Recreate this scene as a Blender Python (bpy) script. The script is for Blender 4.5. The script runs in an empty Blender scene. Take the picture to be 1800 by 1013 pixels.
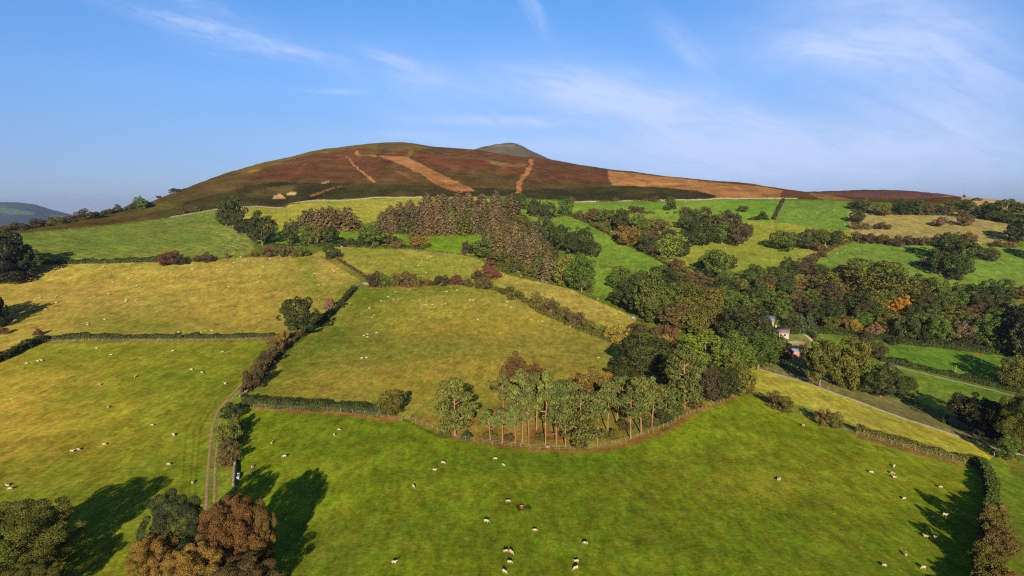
import bpy, math, random
import numpy as np

random.seed(11)
rng = np.random.default_rng(11)
scene = bpy.context.scene
COL = scene.collection

# ------------------------------------------------------------------ camera model
H, FOC, PIT = 60.0, 1200.0, math.radians(6.7)
CP, SP = math.cos(PIT), math.sin(PIT)

def pix_dir(px, py):
    x = (np.asarray(px, float) - 900) / FOC
    y = (506.5 - np.asarray(py, float)) / FOC
    return np.stack([x + 0 * y, CP + y * SP, -SP + y * CP], -1)

def project(X, Y, Z):
    dz = Z - H
    dep = Y * CP - dz * SP
    up = Y * SP + dz * CP
    dep = np.where(dep < 1e-3, 1e-3, dep)
    return 900 + FOC * X / dep, 506.5 - FOC * up / dep

def lin(c):
    c = np.asarray(c, float) / 255.0
    return np.where(c <= 0.04045, c / 12.92, ((c + 0.055) / 1.055) ** 2.4)

# ------------------------------------------------------------------ noise
def _hash(i, j, s):
    h = (i.astype(np.int64) * 374761393 + j.astype(np.int64) * 668265263 + s * 974634541) & 0xFFFFFFFF
    h = ((h ^ (h >> 13)) * 1274126177) & 0xFFFFFFFF
    h = h ^ (h >> 16)
    return (h & 0xFFFFFF) / float(0xFFFFFF)

def vnoise(x, y, s=0):
    x = np.asarray(x, float); y = np.asarray(y, float)
    i, j = np.floor(x), np.floor(y)
    u, v = x - i, y - j
    u = u * u * (3 - 2 * u); v = v * v * (3 - 2 * v)
    a = _hash(i, j, s); b = _hash(i + 1, j, s); c = _hash(i, j + 1, s); d = _hash(i + 1, j + 1, s)
    return (a * (1 - u) + b * u) * (1 - v) + (c * (1 - u) + d * u) * v - 0.5

def fbm(x, y, s=0, o=3):
    t, a = 0, 1.0
    for k in range(o):
        t = t + a * vnoise(x * 2 ** k + 17 * k, y * 2 ** k - 9 * k, s + k); a *= 0.5
    return t

# ------------------------------------------------------------------ terrain: heights by direction and distance
def poly(pts, px):
    p = np.array(pts, float)
    return np.interp(px, p[:, 0], p[:, 1])

SKY = [(-500, 470), (-300, 445), (-100, 420), (0, 406), (42, 399), (135, 381), (187, 376), (220, 366), (267, 355), (297, 341),
       (327, 331), (360, 318), (400, 305), (450, 289), (500, 279), (550, 266), (600, 259), (650, 252.5), (690, 250.5),
       (720, 252), (760, 260), (800, 262), (830, 264), (900, 274), (960, 281), (1065, 299), (1150, 310), (1320, 325),
       (1375, 333), (1440, 341), (1500, 347), (1600, 350), (1690, 346), (1740, 350), (1800, 355), (1950, 362), (2300, 370)]
SKYR = [(-500, 560), (0, 610), (135, 690), (300, 860), (450, 1150), (690, 1500), (900, 1450), (1065, 1350), (1375, 1100),
        (1500, 900), (1800, 850), (2300, 850)]
WALL = [(-500, 480), (-300, 455), (-100, 430), (0, 416), (40, 410), (185, 396), (300, 382), (390, 366), (450, 363), (490, 365), (510, 360), (560, 352),
        (650, 348), (740, 346), (900, 345), (950, 350), (1040, 354), (1250, 350), (1400, 350), (1500, 354), (1600, 357), (1800, 364), (2300, 380)]
LEVELS = [  # row in the photograph, distances at 0,300,600,900,1200,1500,1800
    (1013, [106, 106, 106, 106, 107, 109, 113]),
    (800, [163, 161, 160, 165, 167, 172, 187]),
    (700, [206, 205, 205, 211, 216, 232, 248]),
    (600, [286, 286, 287, 294, 304, 332, 350]),
    (500, [400, 400, 397, 404, 410, 432, 444]),
    (450, [462, 470, 472, 482, 492, 506, 516]),
    (WALL, [550, 640, 742, 762, 745, 738, 725])]
LX = [0, 300, 600, 900, 1200, 1500, 1800]
AZ = np.linspace(-1.3, 1.3, 521)
LR = np.linspace(math.log(15), math.log(24000), 1700)

def level_tan(f, az):
    px = 900 + FOC * np.tan(np.clip(az, -1.2, 1.2))
    for _ in range(6):
        px = np.clip(px, -500, 2300)
        py = f(px)
        y = (506.5 - py) / FOC
        k = CP + y * SP
        px = 900 + FOC * np.tan(np.clip(az, -1.2, 1.2)) * k
    x = (np.clip(px, -500, 2300) - 900) / FOC
    return (-SP + y * CP) / np.hypot(x, k), np.clip(px, -500, 2300)

def pchip(xk, yk, x):
    h = np.diff(xk); d = np.diff(yk) / h
    m = np.zeros_like(yk)
    for i in range(1, len(xk) - 1):
        if d[i - 1] * d[i] > 0:
            w1 = 2 * h[i] + h[i - 1]; w2 = h[i] + 2 * h[i - 1]
            m[i] = (w1 + w2) / (w1 / d[i - 1] + w2 / d[i])
    m[0], m[-1] = d[0], d[-1]
    i = np.clip(np.searchsorted(xk, x) - 1, 0, len(h) - 1)
    t = (x - xk[i]) / h[i]
    return ((1 + 2 * t) * (1 - t) ** 2 * yk[i] + t * (1 - t) ** 2 * h[i] * m[i]
            + t * t * (3 - 2 * t) * yk[i + 1] + t * t * (t - 1) * h[i] * m[i + 1])

def build_table():
    ks = []
    one = np.ones_like(AZ)
    for r in (10, 30, 60, 85):
        ks.append((r * one, 0.0 * one))
    for (lv, rs), k in zip(LEVELS, (1, 1, 1, .7, .5, .3, .1)):
        f = (lambda px, lv=lv: poly(lv, px)) if isinstance(lv, list) else (lambda px, lv=lv: lv + 0 * px)
        te, px = level_tan(f, AZ)
        r = np.interp(px, LX, rs) * (1 + k * (1 / np.cos(np.clip(AZ, -.75, .75)) - 1))
        ks.append((r, H + r * te))
    te, px = level_tan(lambda p: poly(SKY, p), AZ)
    r = poly(SKYR, px)
    # a knot on the slope below the crest keeps the moor gently convex
    ks.append((r, H + r * te))
    ks.append((r * 1.10, H + r * 1.10 * (te - 0.004)))
    ks.append((r * 1.6, H + r * 1.6 * (te - 0.06)))
    ks.append((4200 * one, -90 * one)); ks.append((24100 * one, -280 * one))
    R = np.stack([k[0] for k in ks], 1); Z = np.stack([k[1] for k in ks], 1)
    rr = np.exp(LR)
    T = np.stack([pchip(R[i], Z[i], rr) for i in range(len(AZ))])
    ker = np.ones(7) / 7.0
    Tp = np.pad(T, ((3, 3), (0, 0)), mode='edge')
    return sum(Tp[k:k + T.shape[0]] * ker[k] for k in range(7))
TABLE = build_table()

def height(X, Y):
    X = np.asarray(X, float); Y = np.asarray(Y, float)
    r = np.maximum(np.hypot(X, Y), 16)
    a = np.clip(np.arctan2(X, Y), -1.299, 1.299)
    fi = (a - AZ[0]) / (AZ[1] - AZ[0]); fj = np.clip((np.log(r) - LR[0]) / (LR[1] - LR[0]), 0, len(LR) - 1.001)
    i = fi.astype(int); j = fj.astype(int); u = fi - i; v = fj - j
    z = (TABLE[i, j] * (1 - u) + TABLE[i + 1, j] * u) * (1 - v) + (TABLE[i, j + 1] * (1 - u) + TABLE[i + 1, j + 1] * u) * v
    g = np.clip((r - 80) / 300, 0.15, 3.0)
    z = z + 0.9 * g * fbm(X / 70, Y / 70, 3, 3) + 0.16 * np.clip(r / 200, .5, 4) * fbm(X / 9, Y / 9, 5, 2)
    return z

def ground_at(px, py, rmax=5000.0):
    """where the line of sight through a point of the photograph meets the land"""
    d = pix_dir(px, py)
    hl = math.hypot(d[0], d[1])
    t = np.exp(np.linspace(math.log(40), math.log(rmax), 2400)) / hl
    X, Y, Z = d[0] * t, d[1] * t, H + d[2] * t
    diff = Z - height(X, Y)
    k = np.argmax(diff < 0)
    if diff[k] >= 0:
        k = int(np.argmin(diff))
        return np.array([X[k], Y[k], float(height(X[k], Y[k]))])
    f = diff[k - 1] / (diff[k - 1] - diff[k]) if k else 0
    x = X[k - 1] + (X[k] - X[k - 1]) * f; y = Y[k - 1] + (Y[k] - Y[k - 1]) * f
    return np.array([x, y, float(height(x, y))])

# ------------------------------------------------------------------ meshes and tags
def mesh_np(name, V, F, mats=(), midx=None, tone=None, smooth=False):
    """V (n,3), F list of arrays of faces with a fixed corner count each"""
    me = bpy.data.meshes.new(name)
    V = np.asarray(V, np.float32)
    if not isinstance(F, (list, tuple)): F = [F]
    F = [np.asarray(f, np.int32) for f in F if len(f)]
    loops = np.concatenate([f.ravel() for f in F])
    tot = np.concatenate([np.full(len(f), f.shape[1], np.int32) for f in F])
    start = np.concatenate([[0], np.cumsum(tot)[:-1]]).astype(np.int32)
    me.vertices.add(len(V)); me.vertices.foreach_set('co', V.ravel())
    me.loops.add(len(loops)); me.loops.foreach_set('vertex_index', loops)
    me.polygons.add(len(tot)); me.polygons.foreach_set('loop_start', start)
    for m in mats: me.materials.append(m)
    if midx is not None: me.polygons.foreach_set('material_index', np.asarray(midx, np.int32))
    if smooth: me.polygons.foreach_set('use_smooth', np.ones(len(tot), bool))
    if tone is not None:
        at = me.attributes.new('tone', 'FLOAT', 'FACE'); at.data.foreach_set('value', np.asarray(tone, np.float32))
    me.update(calc_edges=True); me.validate()
    return me

class MB:
    """collects simple shapes into one mesh"""
    def __init__(s): s.v = []; s.q = []; s.t = []; s.n = 0; s.qm = []; s.tm = []
    def add(s, V, Q=(), T=(), m=0):
        V = np.asarray(V, float).reshape(-1, 3)
        for q in Q: s.q.append([i + s.n for i in q]); s.qm.append(m)
        for t in T: s.t.append([i + s.n for i in t]); s.tm.append(m)
        s.v.append(V); s.n += len(V)
    def box(s, c, d, rot=0.0, m=0, taper=1.0):
        x, y, z = d[0] / 2, d[1] / 2, d[2]
        P = []
        for zz, k in ((0, 1.0), (z, taper)):
            for sx, sy in ((-1, -1), (1, -1), (1, 1), (-1, 1)):
                a, b = sx * x * k, sy * y * k
                P.append((c[0] + a * math.cos(rot) - b * math.sin(rot), c[1] + a * math.sin(rot) + b * math.cos(rot), c[2] + zz))
        s.add(P, [(0, 3, 2, 1), (4, 5, 6, 7), (0, 1, 5, 4), (1, 2, 6, 5), (2, 3, 7, 6), (3, 0, 4, 7)], m=m)
    def tube(s, path, rad, n=6, m=0, cap=True):
        path = np.asarray(path, float); rad = np.broadcast_to(rad, (len(path),)) if np.ndim(rad) == 0 else np.asarray(rad)
        V = []
        for i, p in enumerate(path):
            d = path[min(i + 1, len(path) - 1)] - path[max(i - 1, 0)]
            d = d / (np.linalg.norm(d) + 1e-9)
            a = np.cross(d, (0.3, 1, 0.1)); a /= np.linalg.norm(a) + 1e-9
            b = np.cross(d, a)
            for k in range(n):
                th = 2 * math.pi * k / n
                V.append(p + rad[i] * (a * math.cos(th) + b * math.sin(th)))
        Q = []
        for i in range(len(path) - 1):
            for k in range(n):
                k2 = (k + 1) % n
                Q.append((i * n + k, i * n + k2, (i + 1) * n + k2, (i + 1) * n + k))
        T = []
        if cap:
            V.append(path[-1]); e = len(V) - 1; l = (len(path) - 1) * n
            T = [(l + k, l + (k + 1) % n, e) for k in range(n)]
        s.add(V, Q, T, m)
    def mesh(s, name, mats, smooth=False):
        V = np.concatenate(s.v)
        F = [np.array(s.q, np.int32).reshape(-1, 4), np.array(s.t, np.int32).reshape(-1, 3)]
        return mesh_np(name, V, F, mats, s.qm + s.tm, None, smooth)

def link(name, me, parent=None):
    o = bpy.data.objects.new(name, me)
    COL.objects.link(o)
    if parent is not None: o.parent = parent
    return o

def tag(o, label=None, cat=None, group=None, kind=None):
    if label: o['label'] = label
    if cat: o['category'] = cat
    if group: o['group'] = group
    if kind: o['kind'] = kind
    return o

# ------------------------------------------------------------------ materials
def new_mat(name):
    m = bpy.data.materials.new(name); m.use_nodes = True
    nt = m.node_tree
    return m, nt, nt.nodes['Principled BSDF']

def N(nt, typ, **kw):
    n = nt.nodes.new(typ)
    for k, v in kw.items():
        if k.startswith('i_'):
            key = k[2:]
            n.inputs[int(key) if key.isdigit() else key].default_value = v
        else: setattr(n, k, v)
    return n

def mth(nt, op, a, b=None, c=None):
    n = nt.nodes.new('ShaderNodeMath'); n.operation = op
    for k, x in enumerate((a, b, c)):
        if x is None: continue
        if isinstance(x, (int, float)): n.inputs[k].default_value = x
        else: nt.links.new(x, n.inputs[k])
    return n.outputs[0]

def noise(nt, vec, scale, detail=3, rough=0.55, dim='3D', dist=0.0):
    n = nt.nodes.new('ShaderNodeTexNoise'); n.noise_dimensions = dim
    n.inputs['Scale'].default_value = scale; n.inputs['Detail'].default_value = detail
    n.inputs['Roughness'].default_value = rough; n.inputs['Distortion'].default_value = dist
    if vec is not None: nt.links.new(vec, n.inputs['Vector'])
    return n.outputs[0]

def mapr(nt, x, a, b, c, d):
    n = nt.nodes.new('ShaderNodeMapRange'); nt.links.new(x, n.inputs[0])
    for k, v in enumerate((a, b, c, d)): n.inputs[k + 1].default_value = v
    return n.outputs[0]

def vscale(nt, col, fac):
    n = nt.nodes.new('ShaderNodeVectorMath'); n.operation = 'SCALE'
    nt.links.new(col, n.inputs[0])
    if isinstance(fac, (int, float)): n.inputs['Scale'].default_value = fac
    else: nt.links.new(fac, n.inputs['Scale'])
    return n.outputs[0]

def mixc(nt, fac, a, b, mode='MIX'):
    n = nt.nodes.new('ShaderNodeMix'); n.data_type = 'RGBA'; n.blend_type = mode
    for x, k in ((fac, 0), (a, 6), (b, 7)):
        if isinstance(x, (int, float)): n.inputs[k].default_value = x
        elif isinstance(x, tuple): n.inputs[k].default_value = x
        else: nt.links.new(x, n.inputs[k])
    return n.outputs[2]

def plain(name, rgb, rough=0.85, nscale=3.0, amt=0.25, metal=0.0):
    """a procedural surface: a base colour broken up by noise"""
    m, nt, b = new_mat(name)
    tc = N(nt, 'ShaderNodeTexCoord')
    n = noise(nt, tc.outputs['Object'], nscale, 4, 0.6)
    f = mapr(nt, n, 0.3, 0.7, 1 - amt, 1 + amt)
    rgbn = N(nt, 'ShaderNodeRGB'); rgbn.outputs[0].default_value = (*rgb, 1)
    nt.links.new(vscale(nt, rgbn.outputs[0], f), b.inputs['Base Color'])
    b.inputs['Roughness'].default_value = rough; b.inputs['Metallic'].default_value = metal
    b.inputs['Specular IOR Level'].default_value = 0.25
    return m

def leaf_mat():
    m, nt, b = new_mat('foliage')
    oi = N(nt, 'ShaderNodeObjectInfo')
    at = N(nt, 'ShaderNodeAttribute', attribute_name='tone')
    tc = N(nt, 'ShaderNodeTexCoord')
    geo = N(nt, 'ShaderNodeNewGeometry')
    big = mapr(nt, noise(nt, geo.outputs['Position'], 0.33, 2, 0.6), 0.3, 0.7, 0.75, 1.3)
    c = vscale(nt, oi.outputs['Color'], mth(nt, 'MULTIPLY', at.outputs['Fac'], big))
    # some sprays already turned: a slightly yellower hue in patches
    y = mapr(nt, noise(nt, geo.outputs['Position'], 0.8, 2, 0.5), 0.5, 0.72, 0.0, 0.4)
    c2 = mixc(nt, y, c, mixc(nt, 1.0, c, (1.25, 1.04, 0.75, 1), 'MULTIPLY'))
    nt.links.new(c2, b.inputs['Base Color'])
    b.inputs['Roughness'].default_value = 0.75
    b.inputs['Specular IOR Level'].default_value = 0.15
    tr = N(nt, 'ShaderNodeBsdfTranslucent'); nt.links.new(c2, tr.inputs['Color'])
    mx = N(nt, 'ShaderNodeMixShader'); mx.inputs[0].default_value = 0.12
    nt.links.new(b.outputs[0], mx.inputs[1]); nt.links.new(tr.outputs[0], mx.inputs[2])
    nt.links.new(mx.outputs[0], nt.nodes['Material Output'].inputs['Surface'])
    return m
LEAF = leaf_mat()
BARK = plain('grey_bark', (0.075, 0.055, 0.038), 0.9, 2.0, 0.4)
PINEBARK = plain('pink_pine_bark', (0.13, 0.066, 0.036), 0.9, 1.5, 0.4)
PALEBARK = plain('pale_bark', (0.20, 0.16, 0.12), 0.9, 2.0, 0.3)
POSTWOOD = plain('weathered_post', (0.15, 0.115, 0.075), 0.9, 4.0, 0.3)
STONE = plain('field_stone', (0.10, 0.085, 0.062), 0.9, 1.2, 0.55)
# exposure and light
SUN_W, SUN_COL = 5.0, (1.0, 0.86, 0.66)
SKY_STR, SKY_SAT, SKY_TINT = 0.05, 1.12, (0.485, 0.66, 0.89, 1)
CLOUD = (3.6, 4.3, 6.2, 1)
EXPO = 1.8
HAZE = 0.00005
DENOISE = False
# ------------------------------------------------------------------ ground sheet
KG = 0.42
SWARD = np.array((1.26, 1.26, 1.45))
FIELDS = [
 # (outline in the photograph, colour, second colour, patchiness)
 ([(-600, 500), (-300, 470), (0, 440), (65, 455), (65, 463), (280, 462), (440, 452), (560, 450), (640, 497), (590, 545), (530, 595), (480, 594), (80, 599), (0, 630), (-600, 760)], (162, 140, 58), (146, 136, 52)),
 ([(-600, 470), (0, 420), (40, 412), (185, 398), (300, 384), (390, 367), (425, 380), (445, 400), (448, 446), (400, 455), (280, 461), (65, 462), (-600, 520)], (98, 116, 42), (114, 122, 46)),
 ([(390, 366), (450, 364), (495, 366), (510, 359), (560, 353), (650, 349), (740, 347), (840, 346), (900, 360), (840, 402), (640, 402), (480, 406), (440, 400)], (160, 150, 54), (142, 142, 46)),
 ([(470, 404), (840, 402), (860, 440), (830, 450), (740, 441), (600, 432), (470, 430)], (112, 136, 28), (100, 126, 26)),
 ([(545, 448), (590, 434), (700, 438), (830, 450), (890, 482), (870, 505), (650, 497), (600, 458)], (146, 138, 50), (132, 132, 46)),
 ([(640, 499), (850, 503), (900, 520), (1000, 566), (1095, 602), (1075, 665), (1060, 720), (830, 740), (700, 735), (430, 715), (430, 690), (480, 640), (530, 600), (600, 540)], (148, 134, 50), (132, 130, 44)),
 ([(875, 480), (1000, 508), (1120, 560), (1090, 600), (1060, 590), (940, 530), (890, 515), (870, 500)], (166, 146, 66), (150, 138, 56)),
 ([(900, 365), (960, 375), (1000, 378), (1065, 410), (1140, 450), (1215, 490), (1130, 520), (1040, 520), (1040, 460), (960, 400)], (112, 136, 42), (104, 128, 40)),
 ([(940, 352), (1040, 355), (1250, 351), (1380, 351), (1370, 392), (1200, 388), (1050, 376), (960, 372)], (100, 134, 38), (118, 138, 42)),
 ([(1380, 351), (1495, 353), (1500, 407), (1360, 392)], (98, 124, 43), (104, 128, 45)),
 ([(1050, 376), (1200, 387), (1370, 392), (1500, 407), (1500, 425), (1430, 462), (1320, 480), (1210, 486), (1140, 450), (1065, 410)], (136, 134, 46), (122, 130, 42)),
 ([(1490, 372), (1700, 372), (1770, 392), (1790, 430), (1650, 428), (1495, 410)], (146, 132, 76), (134, 124, 66)),
 ([(1690, 346), (1740, 349), (1820, 355), (2300, 370), (2300, 384), (1800, 374), (1690, 360)], (182, 146, 84), (170, 138, 80)),
 ([(1495, 424), (1650, 430), (1800, 434), (2300, 440), (2300, 520), (1800, 516), (1680, 512), (1600, 492), (1430, 462)], (98, 122, 43), (108, 126, 45)),
 ([(1210, 486), (1430, 462), (1600, 492), (1700, 512), (2300, 520), (2300, 640), (1770, 625), (1600, 605), (1420, 588), (1330, 590), (1120, 560), (1110, 520)], (84, 100, 36), (92, 96, 40)),
 ([(1400, 588), (1470, 584), (1600, 604), (1770, 624), (2300, 640), (2300, 780), (1790, 694), (1650, 660), (1560, 638), (1420, 604)], (92, 122, 34), (110, 128, 40)),
 ([(1420, 604), (1560, 638), (1650, 662), (1790, 696), (1790, 730), (1700, 722), (1600, 700), (1520, 690), (1420, 660)], (96, 124, 36), (116, 128, 42)),
 ([(1600, 698), (1700, 716), (1780, 730), (1700, 760), (1640, 740)], (140, 132, 48), (122, 124, 40)),
 ([(1340, 590), (1400, 585), (1430, 605), (1420, 640), (1360, 640)], (104, 132, 38), (128, 130, 60)),
 ([(1325, 645), (1400, 640), (1520, 688), (1610, 706), (1760, 762), (1760, 800), (1700, 775), (1500, 705)], (104, 100, 56), (96, 100, 48)),  # strip above the track: browner tone has the trees' shade put into the colour
 ([(1316, 646), (1400, 668), (1500, 704), (1600, 741), (1700, 773), (1755, 795), (1735, 812), (1600, 778), (1500, 748), (1400, 712), (1312, 690)], (148, 142, 46), (126, 134, 40)),
 ([(-800, 780), (-600, 762), (-60, 656), (0, 632), (80, 600), (480, 595), (470, 640), (430, 672), (378, 740), (362, 830), (358, 1013), (358, 2600), (-1500, 2600)], (124, 122, 32), (100, 116, 26)),
 ([(430, 712), (700, 737), (770, 768), (940, 791), (1060, 795), (1150, 768), (1240, 716), (1310, 690), (1500, 758), (1600, 786), (1700, 812), (1730, 850), (1738, 900), (1725, 1013), (1700, 2600), (358, 2600), (400, 1013), (412, 860), (420, 790)], (108, 120, 22), (92, 110, 20)),
 ([(1735, 812), (1760, 798), (1800, 802), (2600, 940), (2600, 2600), (1700, 2600), (1725, 1013), (1738, 900)], (92, 114, 28), (108, 114, 36)),
 ([(358, 900), (362, 830), (378, 740), (430, 672), (440, 690), (418, 720), (414, 800), (408, 900)], (104, 124, 34), (120, 118, 44)),
 # pine belt floor
 ([(700, 732), (830, 730), (900, 700), (1060, 690), (1200, 640), (1320, 640), (1312, 692), (1240, 714), (1150, 764), (1060, 790), (940, 786), (770, 762)], (112, 114, 38), (122, 104, 42)),
]
STRIPS = [  # bare red earth and flattened bracken along fences, worn ground
 ([(448, 715), (520, 719), (600, 722), (690, 729), (706, 738), (690, 742), (620, 734), (600, 729), (520, 726), (450, 721)], (176, 118, 70), 0.85),
 ([(768, 760), (800, 766), (870, 778), (935, 786), (1000, 789), (1060, 788), (1110, 773), (1165, 752), (1215, 722), (1300, 690), (1312, 694), (1240, 720), (1180, 758), (1110, 783), (1060, 796), (1000, 797), (935, 794), (870, 787), (800, 774)], (162, 116, 62), 0.8),
 ([(930, 757), (990, 757), (1000, 775), (930, 772)], (150, 94, 48), 0.7),
 ([(78, 599), (200, 598), (480, 595), (480, 601), (200, 603), (78, 604)], (150, 124, 60), 0.7),
 ([(1505, 762), (1600, 789), (1695, 815), (1695, 822), (1600, 797), (1505, 769)], (150, 108, 66), 0.8),
 ([(650, 503), (760, 503), (760, 507), (650, 508)], (166, 118, 66), 0.8),
 ([(395, 818), (408, 815), (408, 826), (393, 826)], (180, 112, 72), 0.8),
 ([(1712, 613), (1726, 613), (1728, 622), (1712, 622)], (186, 118, 74), 0.8),
 ([(1380, 601), (1404, 598), (1424, 603), (1424, 607), (1380, 606)], (200, 172, 130), 0.7),
 ([(1735, 795), (1790, 795), (1800, 830), (1780, 825)], (150, 128, 56), 0.6),
 ([(1042, 463), (1070, 466), (1120, 478), (1120, 481), (1060, 470)], (122, 104, 48), 0.8),
 ([(905, 886), (928, 886), (932, 896), (905, 898)], (66, 86, 24), 0.8),
 # dry sward patches inside the pastures
 ([(360, 880), (384, 878), (396, 700), (380, 700)], (116, 128, 40), 0.3),
]
MOOR = [
 ([(250, 375), (330, 345), (480, 320), (620, 322), (700, 325), (840, 330), (910, 335), (1000, 330), (1075, 328), (1170, 330), (1260, 342), (1260, 356), (900, 352), (700, 352), (500, 368), (300, 386)], (48, 52, 22), 0.95),
 ([(430, 300), (560, 272), (660, 264), (720, 276), (740, 320), (640, 322), (520, 322), (430, 322)], (104, 66, 38), 0.65),
 ([(470, 292), (620, 262), (720, 262), (720, 274), (600, 280), (480, 306)], (110, 68, 40), 0.65),
 ([(720, 268), (830, 264), (960, 281), (1068, 300), (1068, 318), (930, 312), (800, 300), (740, 284)], (112, 62, 36), 0.8),
 ([(960, 281), (1065, 299), (1068, 322), (1000, 326), (925, 318)], (92, 60, 36), 0.7),
 ([(380, 316), (450, 286), (560, 262), (650, 248), (700, 248), (760, 262), (700, 266), (620, 262), (520, 278), (420, 312)], (118, 98, 42), 0.8),
 ([(300, 342), (400, 304), (440, 296), (430, 330), (330, 352)], (98, 82, 38), 0.6),
 ([(0, 400), (135, 378), (260, 354), (330, 345), (320, 362), (180, 390), (0, 412)], (86, 84, 34), 0.8),
 # bracken cut for bedding
 ([(662, 274), (716, 275), (728, 283), (765, 301), (800, 318), (836, 335), (826, 338), (800, 337), (770, 326), (738, 306), (700, 287)], (162, 114, 66), 1.0),
 ([(1068, 300), (1140, 307), (1250, 320), (1320, 326), (1376, 335), (1372, 349), (1258, 349), (1258, 345), (1225, 335), (1170, 330), (1078, 326), (1070, 318)], (168, 122, 70), 1.0),
 ([(1060, 298), (1150, 308), (1320, 324), (1330, 328), (1250, 321), (1150, 311)], (104, 72, 40), 0.6),
 ([(930, 279), (937, 279), (938, 290), (932, 304), (918, 320), (915, 340), (907, 341), (909, 320), (922, 303), (930, 290)], (174, 120, 70), 1.0),
 ([(608, 275), (611, 275), (625, 291), (658, 317), (662, 320), (656, 320.5), (621, 292)], (172, 120, 74), 1.0),
 ([(620, 271), (630, 266), (632, 272), (660, 274), (660, 276), (626, 274)], (170, 130, 70), 0.8),
 ([(545, 344), (575, 333), (600, 326), (600, 327.5), (575, 335), (547, 346)], (166, 112, 66), 0.9),
 ([(428, 340), (470, 330), (522, 326), (522, 338), (470, 344), (440, 345)], (120, 104, 50), 0.4),
 ([(478, 346), (492, 340), (502, 346), (500, 349), (480, 350)], (196, 164, 120), 1.0),
 ([(504, 341), (514, 337), (522, 341), (518, 344), (506, 344)], (190, 160, 116), 1.0),
 ([(566, 322), (578, 318), (580, 320), (568, 324)], (180, 150, 90), 0.9),
 ([(842, 279), (870, 281), (905, 286), (930, 290), (925, 293), (890, 292), (880, 294), (865, 286)], (140, 118, 68), 0.55),
 ([(690, 300), (712, 304), (722, 312), (735, 318), (715, 314)], (130, 110, 56), 0.6),
 ([(716, 262), (724, 262), (722, 274), (712, 277)], (104, 110, 44), 0.6),
 ([(1372, 335), (1420, 338), (1460, 350), (1372, 350)], (98, 66, 40), 0.8),
 ([(1420, 340), (1470, 345), (1500, 352), (1450, 352)], (150, 122, 60), 0.7),
]

def inside(px, py, pts):
    p = np.asarray(pts, float)
    x0, y0 = p.min(0) - 1; x1, y1 = p.max(0) + 1
    idx = np.nonzero((px > x0) & (px < x1) & (py > y0) & (py < y1))[0]
    if not len(idx): return idx
    x, y = px[idx], py[idx]
    w = np.zeros(len(idx), bool)
    j = len(p) - 1
    for i in range(len(p)):
        xi, yi, xj, yj = p[i, 0], p[i, 1], p[j, 0], p[j, 1]
        if yi != yj:
            w ^= ((yi > y) != (yj > y)) & (x < (xj - xi) * (y - yi) / (yj - yi) + xi)
        j = i
    return idx[w]

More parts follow.
